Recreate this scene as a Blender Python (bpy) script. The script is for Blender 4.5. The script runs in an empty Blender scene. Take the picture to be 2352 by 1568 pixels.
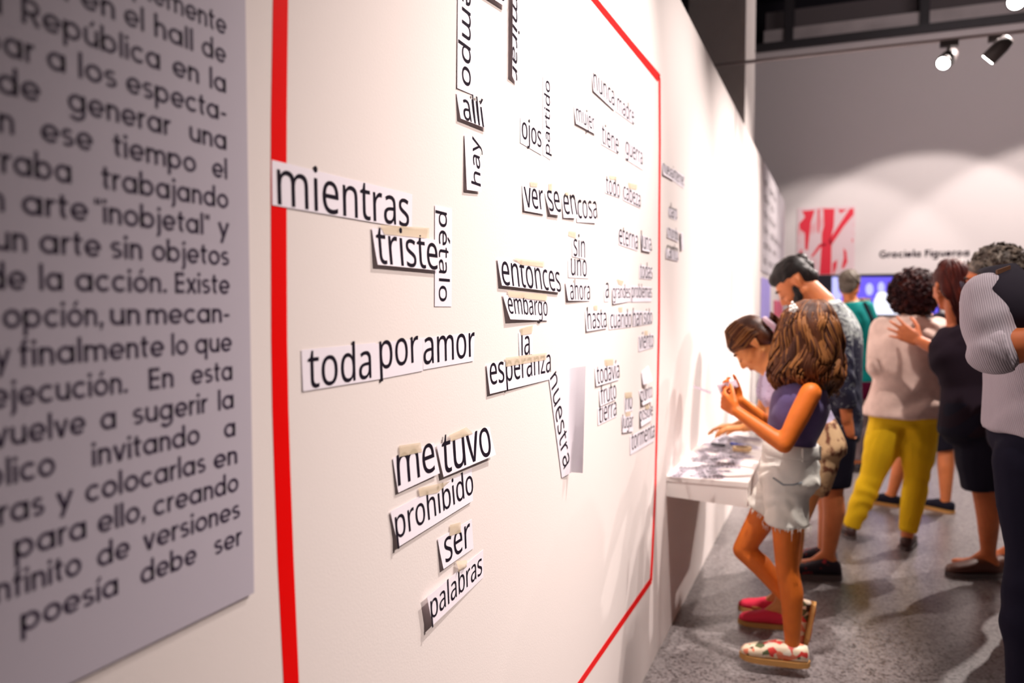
import bpy, bmesh, math, random
import numpy as np
from mathutils import Vector, Matrix, Quaternion
from mathutils.geometry import tessellate_polygon
random.seed(7)
S = bpy.context.scene
COL = S.collection

# ------------------------------------------------------------------ camera
FPX = 1825.0                       # focal length in pixels of the 2352 px wide frame
YAW = math.radians(22.18)
PITCH = math.radians(2.57)
CAM = Vector((0.0, 0.0, 1.40))
cd = bpy.data.cameras.new('camera')
cd.sensor_fit = 'HORIZONTAL'
cd.sensor_width = 36.0
cd.lens = 36.0 * FPX / 2352.0
cd.clip_start = 0.02
cd.dof.use_dof = True
cd.dof.focus_distance = 1.60
cd.dof.aperture_fstop = 2.7
cam = bpy.data.objects.new('camera', cd)
cam.location = CAM
cam.rotation_euler = (math.pi / 2 - PITCH, 0, YAW)
COL.objects.link(cam)
S.camera = cam
FWD = Vector((-math.sin(YAW) * math.cos(PITCH), math.cos(YAW) * math.cos(PITCH), -math.sin(PITCH)))
RGT = Vector((math.cos(YAW), math.sin(YAW), 0))
UPV = RGT.cross(FWD)

# ------------------------------------------------------------------ world, exposure, lights
S.view_settings.view_transform = 'Standard'
S.view_settings.look = 'None'
S.view_settings.gamma = 1
S.view_settings.use_curve_mapping = False
S.view_settings.exposure = 0.0
W = bpy.data.worlds.new('hall_ambient')
S.world = W
W.use_nodes = True
W.node_tree.nodes['Background'].inputs[0].default_value = (1.0, 0.86, 0.84, 1)
W.node_tree.nodes['Background'].inputs[1].default_value = 0.06


def spot(loc, target, power, angle, blend=0.5, radius=0.03, color=(1.0, 0.89, 0.83)):
    l = bpy.data.lights.new('spot_beam', 'SPOT')
    l.energy = power
    l.spot_size = math.radians(angle)
    l.spot_blend = blend
    l.shadow_soft_size = radius
    l.color = color
    o = bpy.data.objects.new('spot_beam', l)
    o.location = loc
    d = Vector(target) - Vector(loc)
    o.rotation_euler = d.to_track_quat('-Z', 'Y').to_euler()
    COL.objects.link(o)
    return o


# the ceiling spots that wash the partition wall, two of them added (outside the frame, above)
spot((0.75, 2.75, 3.70), (-0.645, 2.10, 1.75), 470, 60, 1.0, 0.020)
spot((1.10, 4.30, 3.70), (-0.645, 3.30, 1.55), 440, 60, 1.0, 0.03)
spot((1.30, 5.70, 3.70), (-0.645, 4.90, 1.20), 820, 62, 1.0, 0.03)
spot((1.50, 7.00, 3.70), (-0.645, 6.40, 1.60), 720, 64, 1.0, 0.03)  # added to even out the dark gap between neighbouring pools
spot((1.40, 8.90, 3.70), (-0.645, 8.90, 1.70), 330, 62, 1.0, 0.03)  # added to brighten the far stretch with the text panel
spot((2.10, 1.90, 3.60), (-0.645, 1.55, 1.10), 550, 45, 1.0, 0.03, (1.0, 0.86, 0.79))
# spots over the visitors and on the far wall, some added as fill
spot((1.90, 8.20, 3.80), (0.70, 5.60, 0.00), 950, 62, 0.4, 0.04)
spot((1.10, 2.50, 3.80), (0.45, 5.00, 0.95), 330, 34, 0.6, 0.04)  # added fill for the back of the woman in beige
spot((1.20, 1.80, 3.80), (0.75, 2.40, 0.00), 150, 34, 0.7, 0.04)  # added to lift the foreground floor
spot((0.05, 2.55, 3.70), (-0.22, 3.08, 1.20), 520, 25, 0.7, 0.03)
spot((2.60, 7.40, 4.40), (-0.74, 7.00, 3.70), 190, 32, 0.6, 0.04)  # added to light the side face of the pillar
spot((1.35, 9.30, 3.95), (1.05, 11.45, 1.60), 200, 75, 0.22, 0.04)
spot((2.90, 9.30, 3.95), (2.70, 11.45, 1.60), 210, 78, 0.22, 0.04)
spot((0.10, 9.60, 3.95), (-0.10, 11.45, 1.40), 110, 75, 0.3, 0.04)


def area(loc, target, size, power, color=(1.0, 0.86, 0.86)):
    l = bpy.data.lights.new('far_wall_fill_light', 'AREA')
    l.shape = 'SQUARE'
    l.size = size
    l.energy = power
    l.color = color
    o = bpy.data.objects.new('far_wall_fill_light', l)
    o.location = loc
    o.rotation_euler = (Vector(target) - Vector(loc)).to_track_quat('-Z', 'Y').to_euler()
    COL.objects.link(o)


area((2.2, 8.0, 5.9), (1.0, 11.6, 3.6), 3.0, 90)  # unseen fill, added in place of light bounced onto the upper far wall


# ------------------------------------------------------------------ pixel -> place helpers
def ray(px, py):
    return FWD + RGT * ((px - 1176.0) / FPX) - UPV * ((py - 784.0) / FPX)


WX = -0.645                        # face of the partition wall


def on_x(px, py, X):
    r = ray(px, py)
    return CAM + r * ((X - CAM.x) / r.x)


def on_wall(px, py, off=0.0):
    return on_x(px, py, WX + off)


def on_y(px, py, Y):
    r = ray(px, py)
    return CAM + r * ((Y - CAM.y) / r.y)


def on_z(px, py, Z=0.0):
    r = ray(px, py)
    return CAM + r * ((Z - CAM.z) / r.z)


# ------------------------------------------------------------------ naming helpers
def tag(o, label=None, cat=None, group=None, kind=None):
    if label: o['label'] = label
    if cat: o['category'] = cat
    if group: o['group'] = group
    if kind: o['kind'] = kind
    return o


def empty(name, loc=(0, 0, 0)):
    o = bpy.data.objects.new(name, None)
    o.empty_display_size = 0.05
    o.location = loc
    COL.objects.link(o)
    return o


def put(o, parent):
    """parent keeping world-space mesh coordinates"""
    if parent is not None:
        o.parent = parent
        p = parent
        loc = Vector((0, 0, 0))
        while p is not None:
            loc += p.location
            p = p.parent
        o.location = o.location - loc
    return o


def link_mesh(name, me, mat, parent=None, smooth=False):
    o = bpy.data.objects.new(name, me)
    COL.objects.link(o)
    if mat is not None:
        me.materials.append(mat)
    if smooth:
        me.polygons.foreach_set('use_smooth', [True] * len(me.polygons))
    return put(o, parent)


def obj(name, bm, mat, parent=None, smooth=False):
    me = bpy.data.meshes.new(name)
    bmesh.ops.recalc_face_normals(bm, faces=bm.faces)
    bm.to_mesh(me)
    bm.free()
    return link_mesh(name, me, mat, parent, smooth)


def origin_to(o, loc):
    """move an unparented mesh object's origin to loc without moving the mesh"""
    d = Vector(loc) - o.location
    o.data.transform(Matrix.Translation(-d))
    o.location = Vector(loc)
    return o


# ------------------------------------------------------------------ materials
MATS = {}


def mat(name, color, rough=0.6, spec=0.3, metal=0.0, noise=None, bump=None, emit=None, sss=0.0, sheen=0.0, coat=0.0):
    """noise=(scale, other colour, low, high[, stretch]); bump=(scale, strength, distance[, stretch])"""
    if name in MATS:
        return MATS[name]
    m = bpy.data.materials.new(name)
    m.use_nodes = True
    nt = m.node_tree
    b = nt.nodes['Principled BSDF']
    b.inputs['Base Color'].default_value = (*color, 1)
    b.inputs['Roughness'].default_value = rough
    b.inputs['Specular IOR Level'].default_value = spec
    b.inputs['Metallic'].default_value = metal
    if sss:
        b.inputs['Subsurface Weight'].default_value = sss
        b.inputs['Subsurface Radius'].default_value = (0.02, 0.008, 0.004)
        b.inputs['Subsurface Scale'].default_value = 0.4
    if sheen: b.inputs['Sheen Weight'].default_value = sheen
    if coat: b.inputs['Coat Weight'].default_value = coat
    if emit:
        b.inputs['Emission Color'].default_value = (*emit[0], 1)
        b.inputs['Emission Strength'].default_value = emit[1]
    tc = None

    def coords(stretch):
        nonlocal tc
        if tc is None: tc = nt.nodes.new('ShaderNodeTexCoord')
        if not stretch: return tc.outputs['Object']
        mp = nt.nodes.new('ShaderNodeMapping')
        mp.inputs['Scale'].default_value = stretch
        nt.links.new(tc.outputs['Object'], mp.inputs['Vector'])
        return mp.outputs['Vector']
    if noise:
        n = nt.nodes.new('ShaderNodeTexNoise')
        n.inputs['Scale'].default_value = noise[0]
        n.inputs['Detail'].default_value = 4
        nt.links.new(coords(noise[4] if len(noise) > 4 else None), n.inputs['Vector'])
        r = nt.nodes.new('ShaderNodeValToRGB')
        r.color_ramp.elements[0].position = noise[2]
        r.color_ramp.elements[1].position = noise[3]
        r.color_ramp.elements[0].color = (*color, 1)
        r.color_ramp.elements[1].color = (*noise[1], 1)
        nt.links.new(n.outputs['Fac'], r.inputs['Fac'])
        nt.links.new(r.outputs['Color'], b.inputs['Base Color'])
    if bump:
        n = nt.nodes.new('ShaderNodeTexNoise')
        n.inputs['Scale'].default_value = bump[0]
        n.inputs['Detail'].default_value = 3
        nt.links.new(coords(bump[3] if len(bump) > 3 else None), n.inputs['Vector'])
        bp = nt.nodes.new('ShaderNodeBump')
        bp.inputs['Strength'].default_value = bump[1]
        bp.inputs['Distance'].default_value = bump[2]
        nt.links.new(n.outputs['Fac'], bp.inputs['Height'])
        nt.links.new(bp.outputs['Normal'], b.inputs['Normal'])
    MATS[name] = m
    return m


M_WALL = mat('white_wall_paint', (0.80, 0.725, 0.705), 0.75, 0.2, bump=(260, 0.12, 0.002))
M_FARWALL = mat('far_wall_paint', (0.78, 0.72, 0.72), 0.8, 0.2)
M_COLUMN = mat('column_paint', (0.70, 0.64, 0.62), 0.8, 0.2)
M_CEIL = mat('dark_ceiling', (0.03, 0.027, 0.035), 0.9, 0.1)
M_STEEL = mat('dark_steel', (0.035, 0.03, 0.035), 0.5, 0.4)
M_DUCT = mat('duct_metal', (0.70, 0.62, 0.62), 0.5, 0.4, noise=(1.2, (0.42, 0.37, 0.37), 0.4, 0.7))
M_PAPER = mat('white_paper', (0.86, 0.80, 0.88), 0.5, 0.35)
M_INK = mat('black_ink', (0.012, 0.008, 0.016), 0.6, 0.06)
M_BOARD = mat('grey_board', (0.50, 0.455, 0.53), 0.6, 0.25)
M_BOARDINK = mat('board_ink', (0.045, 0.030, 0.062), 0.5, 0.3)
M_RED = mat('red_tape', (0.82, 0.001, 0.001), 0.42, 0.12, bump=(180, 0.15, 0.001))
M_MASK = None
M_SHELF = mat('shelf_paint', (0.84, 0.78, 0.75), 0.55, 0.3)


def masking_tape_material():
    m = bpy.data.materials.new('masking_tape')
    m.use_nodes = True
    nt = m.node_tree
    b = nt.nodes['Principled BSDF']
    b.inputs['Base Color'].default_value = (0.86, 0.70, 0.50, 1)
    b.inputs['Roughness'].default_value = 0.6
    b.inputs['Alpha'].default_value = 0.68
    n = nt.nodes.new('ShaderNodeTexNoise')
    n.inputs['Scale'].default_value = 160
    bp = nt.nodes.new('ShaderNodeBump')
    bp.inputs['Strength'].default_value = 0.5
    bp.inputs['Distance'].default_value = 0.002
    nt.links.new(n.outputs['Fac'], bp.inputs['Height'])
    nt.links.new(bp.outputs['Normal'], b.inputs['Normal'])
    return m


M_MASK = masking_tape_material()


def floor_material():
    m = bpy.data.materials.new('terrazzo_floor')
    m.use_nodes = True
    nt = m.node_tree
    b = nt.nodes['Principled BSDF']
    b.inputs['Roughness'].default_value = 0.28
    b.inputs['Specular IOR Level'].default_value = 0.45
    tc = nt.nodes.new('ShaderNodeTexCoord')
    v = nt.nodes.new('ShaderNodeTexVoronoi')
    v.inputs['Scale'].default_value = 110
    nt.links.new(tc.outputs['Object'], v.inputs['Vector'])
    n = nt.nodes.new('ShaderNodeTexNoise')
    n.inputs['Scale'].default_value = 1.4
    nt.links.new(tc.outputs['Object'], n.inputs['Vector'])
    r = nt.nodes.new('ShaderNodeValToRGB')
    e = r.color_ramp.elements
    e[0].position = 0.05; e[0].color = (0.085, 0.07, 0.07, 1)
    e[1].position = 0.95; e[1].color = (0.32, 0.285, 0.285, 1)
    e2 = r.color_ramp.elements.new(0.35); e2.color = (0.21, 0.185, 0.185, 1)
    sep = nt.nodes.new('ShaderNodeSeparateColor')
    nt.links.new(v.outputs['Color'], sep.inputs['Color'])
    nt.links.new(sep.outputs['Red'], r.inputs['Fac'])
    mx = nt.nodes.new('ShaderNodeMix')
    mx.data_type = 'RGBA'
    mx.blend_type = 'MULTIPLY'
    mx.inputs['Factor'].default_value = 0.35
    nt.links.new(r.outputs['Color'], mx.inputs['A'])
    nt.links.new(n.outputs['Fac'], mx.inputs['B'])
    nt.links.new(mx.outputs['Result'], b.inputs['Base Color'])
    return m


M_FLOOR = floor_material()


# ------------------------------------------------------------------ shape helpers
def box(bm, x0, x1, y0, y1, z0, z1):
    vs = [bm.verts.new(p) for p in ((x0, y0, z0), (x1, y0, z0), (x1, y1, z0), (x0, y1, z0),
                                    (x0, y0, z1), (x1, y0, z1), (x1, y1, z1), (x0, y1, z1))]
    for f in ((0, 3, 2, 1), (4, 5, 6, 7), (0, 1, 5, 4), (1, 2, 6, 5), (2, 3, 7, 6), (3, 0, 4, 7)):
        bm.faces.new([vs[i] for i in f])
    return vs


def hexa(bm, pts):
    """8 points: bottom 4 then top 4"""
    vs = [bm.verts.new(p) for p in pts]
    for f in ((0, 3, 2, 1), (4, 5, 6, 7), (0, 1, 5, 4), (1, 2, 6, 5), (2, 3, 7, 6), (3, 0, 4, 7)):
        bm.faces.new([vs[i] for i in f])


def frame_of(d):
    d = d.normalized()
    a = Vector((0, 0, 1)) if abs(d.z) < 0.9 else Vector((1, 0, 0))
    u = d.cross(a).normalized()
    return u, d.cross(u).normalized()


def ring(bm, c, u, v, ru, rv, seg):
    return [bm.verts.new(c + u * (math.cos(2 * math.pi * i / seg) * ru) + v * (math.sin(2 * math.pi * i / seg) * rv)) for i in range(seg)]


def skin(bm, rings, cap=True):
    for a, b in zip(rings, rings[1:]):
        n = len(a)
        for i in range(n):
            bm.faces.new((a[i], a[(i + 1) % n], b[(i + 1) % n], b[i]))
    if cap:
        bm.faces.new(rings[0][::-1])
        bm.faces.new(rings[-1])


def cap(bm, p0, p1, r0, r1, seg=14, ends=(True, True)):
    """tapered limb with rounded ends"""
    p0 = Vector(p0); p1 = Vector(p1)
    d = p1 - p0
    if d.length < 1e-6: d = Vector((0, 0, 1e-4))
    u, v = frame_of(d)
    dn = d.normalized()
    rs = []
    if ends[0]:
        for a in (-80, -50, -25):
            a = math.radians(a)
            rs.append(ring(bm, p0 + dn * (r0 * math.sin(a)), u, v, r0 * math.cos(a), r0 * math.cos(a), seg))
    rs.append(ring(bm, p0, u, v, r0, r0, seg))
    rs.append(ring(bm, p1, u, v, r1, r1, seg))
    if ends[1]:
        for a in (25, 50, 80):
            a = math.radians(a)
            rs.append(ring(bm, p1 + dn * (r1 * math.sin(a)), u, v, r1 * math.cos(a), r1 * math.cos(a), seg))
    skin(bm, rs)


def tube(bm, pts, rad, seg=8, flat=1.0, fl_dir=None):
    """tube through points; rad number or list"""
    pts = [Vector(p) for p in pts]
    n = len(pts)
    rs = []
    for i, p in enumerate(pts):
        d = pts[min(i + 1, n - 1)] - pts[max(i - 1, 0)]
        u, v = frame_of(d)
        if fl_dir is not None:
            v = Vector(fl_dir) - d.normalized() * Vector(fl_dir).dot(d.normalized())
            v.normalize()
            u = d.normalized().cross(v)
        r = rad[i] if isinstance(rad, (list, tuple)) else rad
        rs.append(ring(bm, p, u, v, r, r * flat, seg))
    skin(bm, rs)


def ell(bm, c, ax, seg=18, rows=10):
    """ellipsoid: ax = three vectors scaled by radii"""
    c = Vector(c)
    a, b, d = ax
    rs = []
    for i in range(1, rows):
        t = -math.pi / 2 + math.pi * i / rows
        rs.append(ring(bm, c + d * math.sin(t), a, b, math.cos(t), math.cos(t), seg))
    bot = bm.verts.new(c - d)
    top = bm.verts.new(c + d)
    for r0, r1 in zip(rs, rs[1:]):
        for i in range(seg):
            bm.faces.new((r0[i], r0[(i + 1) % seg], r1[(i + 1) % seg], r1[i]))
    for i in range(seg):
        bm.faces.new((bot, rs[0][(i + 1) % seg], rs[0][i]))
        bm.faces.new((top, rs[-1][i], rs[-1][(i + 1) % seg]))


def loft(bm, secs, seg=28, power=2.0):
    """secs: (centre, u, v, ru, rv); power>2 squares the section"""
    rs = []
    for c, u, v, ru, rv in secs:
        r = []
        for i in range(seg):
            a = 2 * math.pi * i / seg
            ca, sa = math.cos(a), math.sin(a)
            ca = math.copysign(abs(ca) ** (2 / power), ca)
            sa = math.copysign(abs(sa) ** (2 / power), sa)
            r.append(bm.verts.new(Vector(c) + u * (ca * ru) + v * (sa * rv)))
        rs.append(r)
    skin(bm, rs)


def blob(name, bm, material, parent, voxel=0.007, smooth=5, keep=(), wrinkle=None, warp=None):
    """one continuous surface out of overlapping closed shapes: voxel union, then relaxing.
    keep = [(point, radius)] stays sharp; wrinkle = (amplitude, frequency, direction vector)"""
    me = bpy.data.meshes.new('tmp')
    bmesh.ops.recalc_face_normals(bm, faces=bm.faces)
    bm.to_mesh(me)
    bm.free()
    t = bpy.data.objects.new('tmp', me)
    COL.objects.link(t)
    md = t.modifiers.new('r', 'REMESH')
    md.mode = 'VOXEL'
    md.voxel_size = voxel
    dg = bpy.context.evaluated_depsgraph_get()
    out = bpy.data.meshes.new_from_object(t.evaluated_get(dg))
    bpy.data.objects.remove(t)
    bpy.data.meshes.remove(me)
    nv = len(out.vertices)
    co = np.empty(nv * 3, dtype=np.float32)
    out.vertices.foreach_get('co', co)
    co = co.reshape(-1, 3)
    ed = np.empty(len(out.edges) * 2, dtype=np.int32)
    out.edges.foreach_get('vertices', ed)
    ed = ed.reshape(-1, 2)
    w = np.ones(nv, dtype=np.float32) * 0.6
    for p, r in keep:
        d = np.linalg.norm(co - np.array(p, dtype=np.float32), axis=1)
        w = np.minimum(w, 0.10 + 0.5 * np.clip((d - r) / (0.4 * r), 0, 1))
    cnt = np.bincount(ed.ravel(), minlength=nv).astype(np.float32)
    cnt[cnt == 0] = 1
    for _ in range(smooth):
        acc = np.stack([np.bincount(ed[:, 0], weights=co[ed[:, 1], k], minlength=nv) +
                        np.bincount(ed[:, 1], weights=co[ed[:, 0], k], minlength=nv) for k in range(3)], axis=1)
        co = co + (acc / cnt[:, None] - co) * w[:, None]
    out.vertices.foreach_set('co', co.astype(np.float32).ravel())
    out.update()
    if wrinkle or warp:
        no = np.empty(nv * 3, dtype=np.float32)
        out.vertices.foreach_get('normal', no)
        no = no.reshape(-1, 3)
    if wrinkle:
        amp, fr, dr = wrinkle
        d = np.array(Vector(dr).normalized())
        s = co @ d
        a = co @ np.array([0.8, 0.5, 0.3]); b = co @ np.array([-0.4, 0.7, 0.6])
        ph = 2.2 * np.sin(a * fr * 0.45) + 1.7 * np.sin(b * fr * 0.62 + 1.3)
        h = np.sin(s * fr + ph) * (0.5 + 0.5 * np.sin(a * fr * 0.3 + 0.7 * np.sin(b * fr * 0.4)))
        co = co + no * (amp * h)[:, None]
    if warp:
        co = warp(co, no)
    out.vertices.foreach_set('co', co.astype(np.float32).ravel())
    out.update()
    out.materials.clear()
    return link_mesh(name, out, material, parent, True)
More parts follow.
